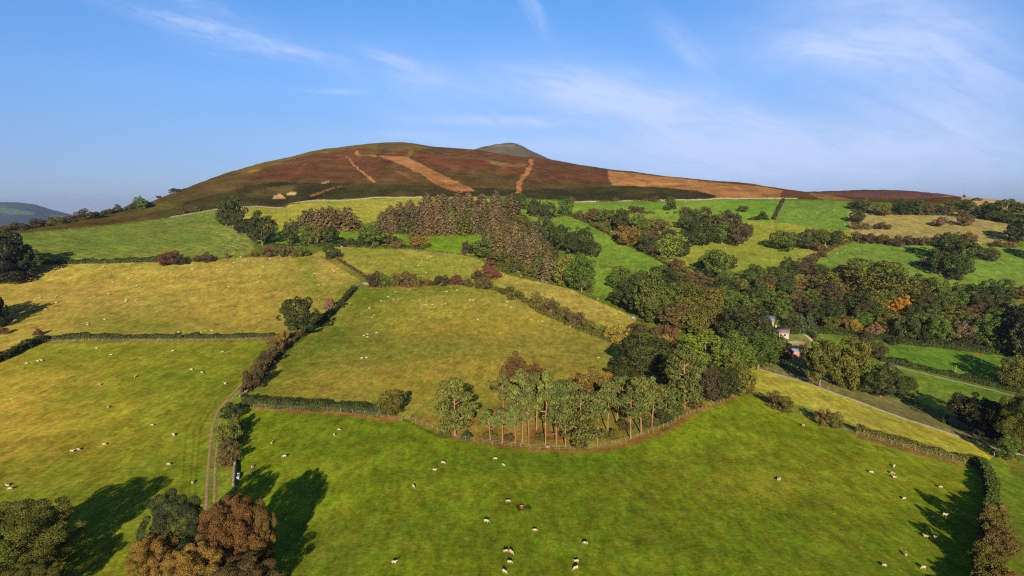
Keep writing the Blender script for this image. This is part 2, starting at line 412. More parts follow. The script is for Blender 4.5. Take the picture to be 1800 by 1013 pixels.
def ground_mesh():
    a1 = np.tan(np.linspace(math.atan(0), math.atan(1.08), 640))
    a = np.arctan(np.linspace(-1.02, 1.02, 1280))
    side = np.linspace(math.atan(1.02), 1.29, 60)[1:]
    az = np.concatenate([-side[::-1], a, side])
    # ring radii: fine where the land is seen at a glance, wide where it is far
    r = [18.0]
    while r[-1] < 70: r.append(r[-1] * 1.06)
    while r[-1] < 900: r.append(r[-1] + max(0.22, 0.22 * (r[-1] / 110) ** 1.75))
    while r[-1] < 1800: r.append(r[-1] + 5.0)
    while r[-1] < 23500: r.append(r[-1] * 1.06)
    r = np.array(r)
    A, R = np.meshgrid(az, r, indexing='ij')
    X = (R * np.sin(A)).ravel(); Y = (R * np.cos(A)).ravel()
    Z = height(X, Y)
    n, m = len(az), len(r)
    i, j = np.meshgrid(np.arange(n - 1), np.arange(m - 1), indexing='ij')
    k = (i * m + j).ravel()
    F = np.stack([k, k + m, k + m + 1, k + 1], 1)[:, ::-1]
    px, py = project(X, Y, Z)
    Rf = R.ravel()
    g = np.clip(150 / Rf, 0.12, 1.2)
    wx = px + 7 * g * fbm(X / 6, Y / 6, 21, 3); wy = py + 4 * g * fbm(X / 6, Y / 6, 31, 3)
    wallr = np.interp(px, [p[0] for p in WALL], [p[1] for p in WALL])
    skyr = poly(SKYR, px)
    col = np.empty((len(X), 3)); col[:] = lin((100, 116, 34))
    moor = (py < wallr) | (Rf > 780)
    mx = px + 9 * fbm(X / 60, Y / 60, 41, 3); my = py + 4 * fbm(X / 50, Y / 50, 51, 3)
    base = lin((88, 66, 34))
    col[moor] = base
    for pts, c, al in MOOR:
        sharp = al >= 0.9
        q = inside(mx if not sharp else px + 4 * fbm(X / 9, Y / 14, 43, 3), my if not sharp else py + 1.2 * fbm(X / 9, Y / 14, 44, 3), pts)
        q = q[moor[q]]
        wv = np.clip(al * (0.9 if al == 1.0 else 1) + (0.3 if al == 1.0 else 0.5) * fbm(X[q] / 40, Y[q] / 40, 61, 3), 0, 1)[:, None]
        col[q] = col[q] * (1 - wv) + lin(c) * wv
    # heather and bracken clumps
    hm = np.nonzero(moor)[0]
    w = np.clip(0.18 + 0.9 * fbm(X[hm] / 55, Y[hm] / 90, 65, 4), 0, .7)[:, None] * np.where(col[hm, :1] > 0.3, 0.15, 1)
    col[hm] = col[hm] * (1 - w) + lin((84, 76, 34)) * w
    f = 1 + 0.55 * fbm(X[hm] / 14, Y[hm] / 30, 71, 3)
    col[hm] *= f[:, None]
    col[hm] *= np.array((1.2, 1.12, 1.1))
    for pts, c1, c2 in FIELDS:
        q = inside(wx, wy, pts)
        q = q[~moor[q] | (px[q] > 1600)]
        t = np.clip(0.5 + 1.1 * fbm(X[q] / 45, Y[q] / 45, 81, 4), 0, 1)[:, None]
        k = SWARD * (np.array((1.4, 1.3, 1.25)) if np.mean([min(max(p[1], 0), 1013) for p in pts]) > 690 else 1.0)
        col[q] = (lin(c1) * (1 - t) + lin(c2) * t) * k
    # grass type drifts across the big pastures
    def drift(cx, cy, sx, sy, c, al, ang=0):
        dx, dy = px - cx, py - cy
        ca, sa = math.cos(math.radians(ang)), math.sin(math.radians(ang))
        u, v = (dx * ca + dy * sa) / sx, (-dx * sa + dy * ca) / sy
        w = al * np.exp(-(u * u + v * v)) * np.clip(1 + 1.2 * fbm(X / 25, Y / 25, 91, 3), 0, 1.6)
        w = np.clip(np.where(moor, 0, w), 0, 1)[:, None]
        col[:] = col * (1 - w) + lin(c) * SWARD * (1.3 if cy > 650 else 1.0) * w
    drift(-30, 720, 190, 130, (158, 132, 48), 0.75)
    drift(330, 780, 110, 180, (102, 116, 26), 0.5)
    drift(560, 590, 180, 50, (96, 112, 28), 0.75, -35)
    drift(720, 510, 160, 14, (92, 110, 26), 0.6)
    drift(830, 570, 160, 25, (160, 138, 46), 0.5)
    drift(1000, 640, 140, 50, (160, 140, 54), 0.5)
    drift(800, 660, 200, 30, (150, 128, 44), 0.5)
    drift(640, 690, 160, 30, (140, 124, 40), 0.5)
    drift(545, 480, 18, 45, (112, 122, 34), 0.8, -20)
    drift(590, 475, 40, 22, (174, 144, 68), 0.5)
    drift(280, 572, 110, 12, (112, 116, 32), 0.7)
    drift(230, 520, 200, 40, (172, 144, 62), 0.35)
    drift(400, 530, 120, 40, (168, 140, 50), 0.4)
    drift(880, 960, 420, 60, (94, 108, 26), 0.5)
    drift(640, 830, 220, 50, (112, 124, 26), 0.5)
    drift(1300, 850, 300, 60, (124, 122, 30), 0.6)
    drift(1000, 815, 240, 20, (80, 104, 20), 0.6)
    drift(1250, 760, 120, 30, (112, 132, 24), 0.5, -20)
    drift(560, 960, 120, 50, (98, 104, 30), 0.5)
    drift(1500, 960, 160, 60, (108, 116, 28), 0.4)
    drift(1450, 720, 150, 20, (160, 146, 62), 0.5, 20)
    # mowing swaths curling round in the green hill field, drills in the stubble
    cx, cy = ground_at(330, 450)[:2]
    d = np.hypot(X - cx, (Y - cy) * 0.8)
    q = inside(px, py, [(300, 405), (400, 390), (430, 403), (447, 446), (380, 458), (300, 458)])
    fade = np.exp(-((px[q] - 412) / 42) ** 2 - ((py[q] - 424) / 26) ** 2)
    s = fade * np.clip(np.sin(d[q] * 2 * math.pi / 5.0), 0, 1) ** 2 * .55
    col[q] = col[q] * (1 - s[:, None]) + lin((186, 182, 104)) * s[:, None]
    q = inside(px, py, [(40, 413), (390, 367), (400, 392), (340, 452), (65, 461)])
    s = 0.5 + 0.5 * np.sin((X[q] * 0.35 + Y[q]) * 2 * math.pi / 7.5 + 2 * fbm(X[q] / 30, Y[q] / 30, 7, 2))
    col[q] = col[q] * (1 + 0.16 * (s[:, None] - 0.5))
    q = inside(px, py, FIELDS[11][0])
    s = 0.5 + 0.5 * np.sin((X[q] - 0.15 * Y[q]) * 2 * math.pi / 5.5)
    col[q] = col[q] * (1 - 0.3 * s[:, None]) + lin((190, 164, 88)) * 0.3 * s[:, None]
    # faint wheelings beside the farm track
    for dx in (-16, -26, -40):
        pts = [(430 + dx * .5, 668), (398 + dx, 702), (368 + dx, 755), (362 + dx, 830), (356 + dx, 900)]
        L = np.interp(py, [p[1] for p in pts], [p[0] for p in pts])
        w = np.exp(-((px - L) / 1.6) ** 2) * ((py > 670) & (py < 1000)) * 0.45
        col[:] = col * (1 - w[:, None]) + lin((76, 88, 24)) * w[:, None]
    for pts, c, al in STRIPS:
        q = inside(wx, px * 0 + wy, pts)
        w = np.clip(al + 0.6 * fbm(X[q] / 3, Y[q] / 3, 95, 3), 0, 1)[:, None]
        col[q] = col[q] * (1 - w) + lin(c) * w
    far = Rf > 2000
    col[far] = lin((70, 78, 44))
    me = mesh_np('ground', np.stack([X, Y, Z], 1), F, [GROUND], smooth=True)
    ca = me.color_attributes.new('cover', 'FLOAT_COLOR', 'POINT')
    ca.data.foreach_set('color', np.concatenate([np.clip(col * KG, 0.004, .8), np.ones((len(X), 1))], 1).astype(np.float32).ravel())
    return me

def ground_mat():
    m, nt, b = new_mat('turf_and_heath')
    at = N(nt, 'ShaderNodeAttribute', attribute_name='cover')
    geo = N(nt, 'ShaderNodeNewGeometry')
    P = geo.outputs['Position']
    mp = N(nt, 'ShaderNodeMapping'); mp.inputs['Scale'].default_value = (1, 0.6, 1); nt.links.new(P, mp.inputs[0])
    fine = noise(nt, P, 0.9, 6, 0.78)
    mid = noise(nt, mp.outputs[0], 0.16, 6, 0.7, dist=0.3)
    wide = noise(nt, P, 0.05, 4, 0.6)
    f = mth(nt, 'MULTIPLY', mapr(nt, fine, 0.3, 0.7, 0.62, 1.38), mapr(nt, mid, 0.3, 0.7, 0.74, 1.26))
    f = mth(nt, 'MULTIPLY', f, mapr(nt, wide, 0.3, 0.7, 0.85, 1.15))
    c = vscale(nt, at.outputs['Color'], f)
    # bents and seed heads: strawy flecks; lush tufts: greener flecks
    fl = mapr(nt, noise(nt, mp.outputs[0], 0.55, 5, 0.7), 0.52, 0.72, 0, 0.5)
    c = mixc(nt, fl, c, mixc(nt, 1.0, c, (1.6, 1.12, 1.3, 1), 'MULTIPLY'))
    gr = mapr(nt, noise(nt, P, 0.2, 6, 0.75), 0.5, 0.66, 0, 0.38)
    c = mixc(nt, gr, c, mixc(nt, 1.0, c, (0.62, 0.88, 0.7, 1), 'MULTIPLY'))
    # tussocks: short-range light and dark, drawn out a little along the slope
    mp2 = N(nt, 'ShaderNodeMapping'); mp2.inputs['Scale'].default_value = (1, 0.35, 1); nt.links.new(P, mp2.inputs[0])
    tus = noise(nt, mp2.outputs[0], 0.5, 4, 0.8)
    c = vscale(nt, c, mapr(nt, tus, 0.32, 0.68, 0.66, 1.36))
    hue = mapr(nt, noise(nt, mp2.outputs[0], 0.36, 4, 0.75), 0.35, 0.65, 0, 1)
    c = mixc(nt, 1.0, c, mixc(nt, hue, (0.88, 1.06, 0.9, 1), (1.09, 0.98, 1.12, 1)), 'MULTIPLY')
    nt.links.new(c, b.inputs['Base Color'])
    b.inputs['Roughness'].default_value = 1.0; b.inputs['Specular IOR Level'].default_value = 0.0
    bp = N(nt, 'ShaderNodeBump'); bp.inputs['Strength'].default_value = 0.55; bp.inputs['Distance'].default_value = 0.25
    hgt = mth(nt, 'ADD', mth(nt, 'MULTIPLY', fine, 0.7), mth(nt, 'MULTIPLY', mid, 1.6))
    nt.links.new(hgt, bp.inputs['Height']); nt.links.new(bp.outputs[0], b.inputs['Normal'])
    return m
GROUND = ground_mat()
ground = tag(link('ground', ground_mesh()), kind='structure')

# ------------------------------------------------------------------ farther hills
def hill(name, prof, r, depth, c1, c2, patch=None, seed=1, zbase=-80):
    prof = np.array(prof, float)
    d = pix_dir(prof[:, 0], prof[:, 1]); az = np.arctan2(d[:, 0], d[:, 1]); te = d[:, 2] / np.hypot(d[:, 0], d[:, 1])
    n, m = 140, 60
    a = np.linspace(az[0], az[-1], n); t = np.interp(a, az, te)
    ker = np.ones(5) / 5; t = np.convolve(np.pad(t, 2, mode='edge'), ker, 'valid')
    v = np.linspace(-1, 1, m)
    A, V = np.meshgrid(a, v, indexing='ij')
    top = (H + r * t)[:, None] - zbase
    R = r + V * depth
    X = R * np.sin(A); Y = R * np.cos(A)
    Z = zbase + top * np.cos(V * math.pi / 2) ** 1.15 + depth * 0.012 * fbm(X / (depth * .12), Y / (depth * .12), seed, 3) * (1 - np.abs(V))
    i, j = np.meshgrid(np.arange(n - 1), np.arange(m - 1), indexing='ij'); k = (i * m + j).ravel()
    F = np.stack([k, k + m, k + m + 1, k + 1], 1)[:, ::-1]
    x, y = X.ravel(), Y.ravel()
    w = np.clip(0.5 + 1.2 * fbm(x / (depth * .15), y / (depth * .15), seed + 5, 4), 0, 1)[:, None]
    col = lin(c1) * (1 - w) + lin(c2) * w
    if patch:
        px, py = project(x, y, Z.ravel())
        for pts, c in patch:
            q = inside(px, py, pts); q = q[(V.ravel()[q] < 0.05)]
            col[q] = lin(c)
    me = mesh_np(name, np.stack([x, y, Z.ravel()], 1), F, [GROUND], smooth=True)
    ca = me.color_attributes.new('cover', 'FLOAT_COLOR', 'POINT')
    ca.data.foreach_set('color', np.concatenate([col * KG, np.ones((len(x), 1))], 1).astype(np.float32).ravel())
    return tag(link(name, me), kind='structure')

hill('hill', [(740, 292), (780, 280), (815, 270), (832, 264), (850, 258.5), (868, 254.5), (890, 253.5), (908, 255.5), (920, 261), (935, 268), (955, 277), (980, 287), (1020, 300)],
     2700, 700, (112, 96, 70), (94, 88, 62), [([(855, 256), (900, 254), (910, 257), (890, 259), (862, 259)], (120, 112, 92))], 3, 60)
hill('hill', [(-420, 380), (-250, 360), (-100, 353), (-20, 357), (10, 355.5), (40, 356), (62, 359), (78, 365), (92, 370), (108, 375), (125, 378), (150, 386), (190, 396)],
     9500, 1900, (46, 58, 42), (36, 48, 36), [([(-60, 366), (20, 366), (62, 374), (60, 378), (10, 376), (-60, 374)], (84, 106, 62)), ([(-100, 353), (70, 357), (60, 364), (0, 364), (-100, 360)], (62, 66, 52)), ([(85, 378), (112, 379), (112, 382), (85, 381)], (108, 126, 60))], 9, -210)
hill('hill', [(1300, 356), (1340, 348), (1380, 341), (1420, 337.5), (1480, 335.5), (1540, 334.5), (1590, 335), (1630, 338), (1665, 342), (1690, 347), (1740, 356), (1790, 368)],
     1650, 260, (104, 66, 52), (88, 58, 46), [([(1620, 352), (1672, 344), (1674, 345), (1640, 352), (1620, 354)], (150, 104, 72))], 14, 20)

# ------------------------------------------------------------------ sky, sun, air, camera
SUN_EL = math.radians(16.5)
w = bpy.data.worlds.new('World'); scene.world = w; w.use_nodes = True
nt = w.node_tree
bg = nt.nodes['Background']
tc = N(nt, 'ShaderNodeTexCoord'); D = tc.outputs['Generated']
sx = N(nt, 'ShaderNodeSeparateXYZ'); nt.links.new(D, sx.inputs[0])
cx = N(nt, 'ShaderNodeCombineXYZ')
nt.links.new(sx.outputs[0], cx.inputs[0]); nt.links.new(sx.outputs[1], cx.inputs[1])
nt.links.new(mth(nt, 'ADD', mth(nt, 'MAXIMUM', sx.outputs[2], 0.0), 0.05), cx.inputs[2])
sky = N(nt, 'ShaderNodeTexSky', sky_type='NISHITA')
sky.sun_disc = False; sky.sun_elevation = SUN_EL; sky.sun_rotation = math.pi
sky.altitude = 100; sky.air_density = 1.0; sky.dust_density = 0.3; sky.ozone_density = 2.5
nt.links.new(cx.outputs[0], sky.inputs['Vector'])
hs = N(nt, 'ShaderNodeHueSaturation'); hs.inputs['Saturation'].default_value = SKY_SAT; hs.inputs['Value'].default_value = 1.0
nt.links.new(sky.outputs[0], hs.inputs['Color'])
skyc = mixc(nt, 1.0, hs.outputs[0], SKY_TINT, 'MULTIPLY')
low = mixc(nt, mapr(nt, sx.outputs[2], 0.0, 0.16, 0, 1), (0.95, 0.63, 0.64, 1), (1.27, 1.03, 0.98, 1))
skyc = mixc(nt, 1.0, skyc, mixc(nt, mapr(nt, sx.outputs[2], 0.14, 0.34, 0, 1), low, (1.18, 1.24, 1.2, 1)), 'MULTIPLY')
# thin cirrus, laid out by compass bearing and height
U = mth(nt, 'DIVIDE', sx.outputs[0], mth(nt, 'MAXIMUM', sx.outputs[1], 0.05))
Vv = mth(nt, 'DIVIDE', sx.outputs[2], mth(nt, 'MAXIMUM', sx.outputs[1], 0.05))
def streak(x0, y0, x1, y1, wid, amt, grain=18.0, ext=1.0):
    d = pix_dir([x0, x1], [y0, y1]); u = d[:, 0] / d[:, 1]; v = d[:, 2] / d[:, 1]
    cu, cv = u.mean(), v.mean(); L = math.hypot(u[1] - u[0], v[1] - v[0]) / 2 * ext
    ang = math.atan2(v[1] - v[0], u[1] - u[0]); ca, sa = math.cos(ang), math.sin(ang)
    du = mth(nt, 'SUBTRACT', U, cu); dv = mth(nt, 'SUBTRACT', Vv, cv)
    a = mth(nt, 'ADD', mth(nt, 'MULTIPLY', du, ca), mth(nt, 'MULTIPLY', dv, sa))
    b = mth(nt, 'SUBTRACT', mth(nt, 'MULTIPLY', dv, ca), mth(nt, 'MULTIPLY', du, sa))
    cc = N(nt, 'ShaderNodeCombineXYZ'); nt.links.new(a, cc.inputs[0]); nt.links.new(mth(nt, 'MULTIPLY', b, 4.0), cc.inputs[1])
    cc.inputs[2].default_value = x0 * 0.37
    nz = noise(nt, cc.outputs[0], grain, 6, 0.62, dist=0.8)
    wob = mth(nt, 'MULTIPLY', mth(nt, 'SUBTRACT', noise(nt, cc.outputs[0], grain * .22, 2, 0.5), 0.5), wid / FOC * 2.5)
    a2 = mth(nt, 'POWER', mth(nt, 'ABSOLUTE', mth(nt, 'DIVIDE', a, L)), 2.0)
    b2 = mth(nt, 'POWER', mth(nt, 'ABSOLUTE', mth(nt, 'DIVIDE', mth(nt, 'ADD', b, wob), wid / FOC)), 2.0)
    g = mth(nt, 'POWER', 2.718, mth(nt, 'MULTIPLY', mth(nt, 'ADD', a2, b2), -1.0))
    return mth(nt, 'MULTIPLY', mth(nt, 'MULTIPLY', g, mapr(nt, nz, 0.30, 0.74, 0.05 if wid < 25 else 0.32, 1.0)), amt)
tot = None
for s in [(200, 0, 590, 112, 16, 0.567), (300, 60, 560, 100, 20, 0.338), (240, -20, 480, 40, 14, 0.27), (636, 86, 760, 126, 11, 0.567), (915, -30, 958, 50, 12, 0.459, 18, 1.1), (740, 206, 1010, 214, 9, 0.567), (860, 140, 1180, 190, 32, 0.8, 12), (700, 140, 800, 150, 14, 0.338), (520, 160, 640, 162, 5, 0.338), (640, 234, 780, 240, 7, 0.338), (1000, 160, 1500, 300, 90, 0.806, 7), (1150, 40, 1260, 130, 26, 0.352), (1300, 80, 1700, 60, 70, 0.73, 7), (1500, 100, 1850, 240, 120, 0.672, 6), (1100, 260, 1800, 290, 45, 0.672, 7), (560, 250, 1300, 262, 26, 0.4, 8), (1400, 0, 1800, -40, 60, 0.384, 7), (1380, 70, 1560, 110, 14, 0.338), (600, 100, 900, 230, 60, 0.269, 7)]:
    k = streak(*s); tot = k if tot is None else mth(nt, 'ADD', tot, k)
cl = mth(nt, 'MULTIPLY', mth(nt, 'MINIMUM', mth(nt, 'MULTIPLY', tot, 1.15), 0.8), mth(nt, 'GREATER_THAN', sx.outputs[1], 0.05))
skyc = mixc(nt, cl, skyc, CLOUD)
nt.links.new(skyc, bg.inputs['Color']); bg.inputs['Strength'].default_value = SKY_STR

sun = bpy.data.lights.new('sun', 'SUN'); sun.energy = SUN_W; sun.angle = math.radians(0.5); sun.color = SUN_COL
so = bpy.data.objects.new('sun', sun); COL.objects.link(so); so.location = (0, -100, 150)
so.rotation_euler = (math.pi / 2 - SUN_EL, 0, 0)

if HAZE > 0:
    hb = MB(); hb.box((0, 11800, -330), (44000, 25000, 640))
    hm = bpy.data.materials.new('air'); hm.use_nodes = True
    hn = hm.node_tree; hn.nodes.remove(hn.nodes['Principled BSDF'])
    pv = hn.nodes.new('ShaderNodeVolumePrincipled'); pv.inputs['Density Attribute'].default_value = ''
    pv.inputs['Density'].default_value = HAZE; pv.inputs['Color'].default_value = (0.66, 0.80, 1.0, 1); pv.inputs['Anisotropy'].default_value = 0.55
    hn.links.new(pv.outputs[0], hn.nodes['Material Output'].inputs['Volume'])
    tag(link('haze', hb.mesh('haze', [hm])), kind='stuff')

cam = bpy.data.cameras.new('camera'); cam.sensor_width = 36; cam.lens = 24; cam.clip_end = 60000; cam.clip_start = 1
co = bpy.data.objects.new('camera', cam); COL.objects.link(co); co.location = (0, 0, H)
co.rotation_euler = (math.pi / 2 - PIT, 0, 0); scene.camera = co
vs = scene.view_settings
vs.view_transform = 'Standard'; vs.look = 'None'; vs.exposure = EXPO; vs.gamma = 1; vs.use_curve_mapping = False
scene.cycles.use_denoising = DENOISE
scene.cycles.use_adaptive_sampling = False
scene.cycles.filter_width = 1.25
scene.cycles.max_bounces = 6; scene.cycles.diffuse_bounces = 3; scene.cycles.transparent_max_bounces = 4
scene.cycles.volume_bounces = 0
# ------------------------------------------------------------------ foliage prototypes (unit height, unit width)
def unit(v): return v / (np.linalg.norm(v, axis=-1, keepdims=True) + 1e-9)

def leaves(P, Nn, size, jit=0.7, aspect=1.0):
    """leaf sprays: one small four-cornered face at each point, facing roughly along Nn"""
    n = len(P)
    nn = unit(Nn + jit * rng.normal(size=(n, 3)))
    a = unit(np.cross(nn, rng.normal(size=(n, 3)))); b = np.cross(nn, a)
    s = (size * rng.uniform(0.6, 1.35, n))[:, None]
    a = a * s * aspect; b = b * s
    bend = nn * s * 0.25
    V = np.stack([P - a - bend, P - b * .8 + bend, P + a - bend, P + b * .8 + bend], 1).reshape(-1, 3)
    F = np.arange(4 * n).reshape(n, 4)
    tone = np.clip(rng.normal(1.0, 0.15, n), 0.55, 1.5)
    return V, F, tone

def lobes_points(lobes, n, keep=-0.35, up=0.0):
    """points over the outside of a set of overlapping lobes (centre, radii)"""
    C = np.array([l[0] for l in lobes]); R = np.array([l[1] for l in lobes])
    w = np.prod(R, 1) ** (2 / 3.); w /= w.sum()
    Pt, Nn = [], []
    got = 0
    mid = C.mean(0)
    while got < n:
        k = rng.choice(len(lobes), n * 2, p=w)
        d = unit(rng.normal(size=(n * 2, 3)))
        p = C[k] + d * R[k] * rng.uniform(0.72, 1.08, (n * 2, 1))
        q = ((p[:, None, :] - C[None]) / R[None])
        ins = (np.einsum('ijk,ijk->ij', q, q) < 0.55).any(1)
        outw = np.einsum('ij,ij->i', d, unit(C[k] - mid + 1e-6))
        ok = ~ins & (outw > keep - (C[k, 2] > mid[2]) * 0.3)
        Pt.append(p[ok]); Nn.append(unit(d[ok] / R[k][ok] * R[k][ok].mean(1, keepdims=True) + up * np.array([0, 0, 1.]))); got += ok.sum()
    return np.concatenate(Pt)[:n], np.concatenate(Nn)[:n]

def trunk_mesh(name, lobes, mat, fork=0.3, r0=0.028, bend=0.05, nl=6):
    mb = MB()
    b = rng.normal(size=2) * bend
    mb.tube([(0, 0, -0.08), (b[0] * .3, b[1] * .3, fork * .5), (b[0] * .7, b[1] * .7, fork), (b[0], b[1], fork + .22)], [r0 * 1.35, r0, r0 * .85, r0 * .5], 7)
    pick = rng.permutation(len(lobes))[:nl]
    for i in pick:
        c = np.array(lobes[i][0]); s = np.array((b[0] * .7, b[1] * .7, fork * rng.uniform(.8, 1.2)))
        m = (s + c) / 2 + np.array((0, 0, -.02)) + rng.normal(size=3) * .02
        mb.tube([s, m, c], [r0 * .6, r0 * .38, r0 * .15], 5)
    return mb.mesh(name, [mat])

def make_oak(seed, n=2600, leaf=0.026, base=0.16, spread=1.0, squat=1.0, nlobe=15, mat=None, rl=(.085, .165)):
    global rng
    rng = np.random.default_rng(seed)
    L = []
    c0 = np.array((0, 0, base + (1 - base) * .52))
    rad = np.array((.37 * spread, .37 * spread, (1 - base) * .40))
    lean = rng.normal(size=2) * .05
    for i in range(nlobe):
        # spread the lobes evenly, then jostle them
        z = 1 - 2 * (i + .5) / nlobe; th = i * 2.399 + rng.uniform(-.5, .5)
        d = np.array((math.sqrt(1 - z * z) * math.cos(th), math.sqrt(1 - z * z) * math.sin(th), z))
        rr = rng.uniform(*rl)
        p = c0 + d * rad * rng.uniform(.78, 1.22) + np.array((*lean, 0)) * (z + .5)
        if rng.random() < .25: p = c0 + (p - c0) * .7
        L.append((p, np.array((rr, rr, rr * rng.uniform(.7, .95) * squat))))
    L.append((c0, np.array((.25, .25, .27)))); L.append((c0 + (0, 0, -.12), np.array((.22, .22, .22))))
    P, Nn = lobes_points(L, n)
    V, F, t = leaves(P, Nn, leaf, .55)
    V[:, 2] = np.maximum(V[:, 2], .02)
    cr = mesh_np('crown', V, F, [LEAF], tone=t)
    return cr, trunk_mesh('trunk', L, mat or BARK, fork=base + .16)

def make_bush(seed, n=2200, leaf=0.03, nl=16, rl=(.10, .2)):
    global rng
    rng = np.random.default_rng(seed)
    L = []
    for i in range(nl):
        th = i * 2.399 + rng.uniform(-.4, .4); r = .4 * math.sqrt((i + .3) / nl)
        rr = rng.uniform(*rl)
        L.append((np.array((r * math.cos(th), r * math.sin(th), rng.uniform(.15, .86) - r * .55)), np.array((rr, rr, rr * 1.2))))
    P, Nn = lobes_points(L, n, -.6)
    P[:, 2] = np.abs(P[:, 2])
    V, F, t = leaves(P, Nn, leaf, .6)
    mb = MB()
    for i in range(5):
        c = L[i][0]; mb.tube([(c[0] * .2, c[1] * .2, -.1), (c[0] * .6, c[1] * .6, .25), c], [.03, .02, .006], 5)
    Vs = np.concatenate(mb.v)
    V2 = np.concatenate([V, Vs]); nb = len(V)
    Q = np.array(mb.q) + nb; T = np.array(mb.t) + nb
    return mesh_np('bush', V2, [np.concatenate([F, Q]), T], [LEAF, BARK], [0] * len(F) + [1] * (len(Q) + len(T)), np.concatenate([t, np.ones(len(Q) + len(T))]))

def make_conifer(seed, n=2600, droop=.35, tiers=17, leaf=.022, power=.85, base=.06):
    global rng
    rng = np.random.default_rng(seed)
    Ps, Ns, mb = [], [], MB()
    mb.tube([(0, 0, -.06), (0, 0, .5), (0, 0, .98)], [.028, .016, .003], 6)
    tot = 0
    for k in range(tiers):
        z0 = z = base + (1 - base) * (k / tiers) ** .92
        R = .5 * (1 - z) ** power * rng.uniform(.85, 1.1) + .02
        nb = max(4, int(10 * (1 - z) + 4))
        for j in range(nb):
            th = 2 * math.pi * (j + rng.uniform(-.3, .3)) / nb + k
            z = z0 + rng.uniform(-.028, .028)
            m = max(5, int(n * R / (tiers * 2.4)))
            L = R * rng.uniform(.75, 1.12)
            s = rng.uniform(.12, 1, m) ** .7
            wd = .09 * (1.15 - s) * 2
            lat = rng.normal(size=m) * .035 * (1.3 - s)
            x = s * L
            p = np.stack([x * math.cos(th) - lat * math.sin(th), x * math.sin(th) + lat * math.cos(th), z - droop * x * s + rng.normal(size=m) * .012], 1)
            nn = np.stack([.55 * np.cos(th) * np.ones(m), .55 * np.sin(th) * np.ones(m), np.ones(m)], 1)
            Ps.append(p); Ns.append(nn)
            mb.tube([(0, 0, z), (L * .5 * math.cos(th), L * .5 * math.sin(th), z - droop * L * .25), (L * .9 * math.cos(th), L * .9 * math.sin(th), z - droop * L * .8)], [.008, .005, .002], 3, cap=False)
    V, F, t = leaves(np.concatenate(Ps), np.concatenate(Ns), leaf, .55, 1.25)
    return mesh_np('crown', V, F, [LEAF], tone=t), mb.mesh('trunk', [BARK])

def make_pine(seed, n=3600, leaf=.0155, clear=.42, lean=.06, nb=10, low=False):
    """Scots pine: long bare leaning bole, pink upper limbs, flat cloud-like plates of needles"""
    global rng
    rng = np.random.default_rng(seed)
    ln = rng.normal(size=2) * lean
    path = [np.array((ln[0] * s ** 1.5 + rng.normal() * .008, ln[1] * s ** 1.5 + rng.normal() * .008, s)) for s in np.linspace(-.06, .93, 8) for s in [max(s, -.06) if s > 0 else 0.0001 + s * 0]]
    path[0][2] = -.06
    mb = MB(); mb.tube(path, np.linspace(.026, .009, 8), 7)
    L = []
    for k in range(nb):
        s = clear + (1 - clear) * (k + .5) / nb
        th = k * 2.399 + rng.uniform(-.5, .5)
        env = math.sin(math.pi * min(1, max(.18, (s - clear) / (1 - clear) * .78 + .22))) ** .6
        reach = .36 * env * rng.uniform(.55, 1.1)
        if k == nb - 1: reach = .05
        i = min(6, int((s + .06) / .99 * 7)); b = path[i]
        c = np.array((ln[0] * s ** 1.5 + reach * math.cos(th), ln[1] * s ** 1.5 + reach * math.sin(th), s * .95 + .015 + reach * .12))
        rr = rng.uniform(.13, .2)
        L.append((c, np.array((rr * .85, rr * .85, rr * rng.uniform(.36, .5)))))
        for e in range(1):
            c2 = c + np.array((rng.normal() * .1, rng.normal() * .1, rng.uniform(-.03, .05)))
            L.append((c2, np.array((rr * .7, rr * .7, rr * .4))))
        a = np.array((ln[0] * (s * .85) ** 1.5, ln[1] * (s * .85) ** 1.5, s * .86))
        m = (a + c) / 2 + np.array((0, 0, -.015)) + rng.normal(size=3) * .012
        mb.tube([a, m, c], [.011, .008, .003], 5, cap=False)
    for k in range(3 if not low else 1):   # dead snags below the crown
        z = clear * rng.uniform(.45, .95); th = rng.uniform(0, 6.28); r = rng.uniform(.08, .2)
        mb.tube([(ln[0] * z ** 1.5, ln[1] * z ** 1.5, z), (r * .6 * math.cos(th), r * .6 * math.sin(th), z + .02), (r * math.cos(th), r * math.sin(th), z + rng.uniform(-.02, .06))], [.007, .005, .002], 4, cap=False)
    P, Nn = lobes_points(L, n, -1.5, up=.45)
    V, F, t = leaves(P, Nn, leaf, .5, 1.15)
    return mesh_np('crown', V, F, [LEAF], tone=t), mb.mesh('trunk', [PINEBARK])

def make_bare(seed):
    global rng
    rng = np.random.default_rng(seed)
    mb = MB(); mb.tube([(0, 0, -.06), (.02, 0, .35), (.0, .03, .6)], [.045, .03, .02], 6)
    P = []
    for k in range(16):
        z = rng.uniform(.28, .6); th = k * 2.4; r = rng.uniform(.2, .45); e = np.array((r * math.cos(th), r * math.sin(th), z + rng.uniform(.15, .42)))
        mb.tube([(.01, .01, z), e * .5 + np.array((0, 0, z * .5 - .02)), e], [.016, .01, .003], 4, cap=False)
        for j in range(3):
            f = e + rng.normal(size=3) * .1; mb.tube([e * .75 + np.array((0, 0, z * .25)), f], [.006, .002], 3, cap=False)
            P.append(f); P.append(e)
    P = np.array(P)
    P = np.concatenate([P + rng.normal(size=P.shape) * .04 for _ in range(5)])
    V, F, t = leaves(P, np.tile([0, 0, 1.], (len(P), 1)), .022, 1.)
    return mesh_np('crown', V, F, [LEAF], tone=t), mb.mesh('trunk', [PALEBARK])

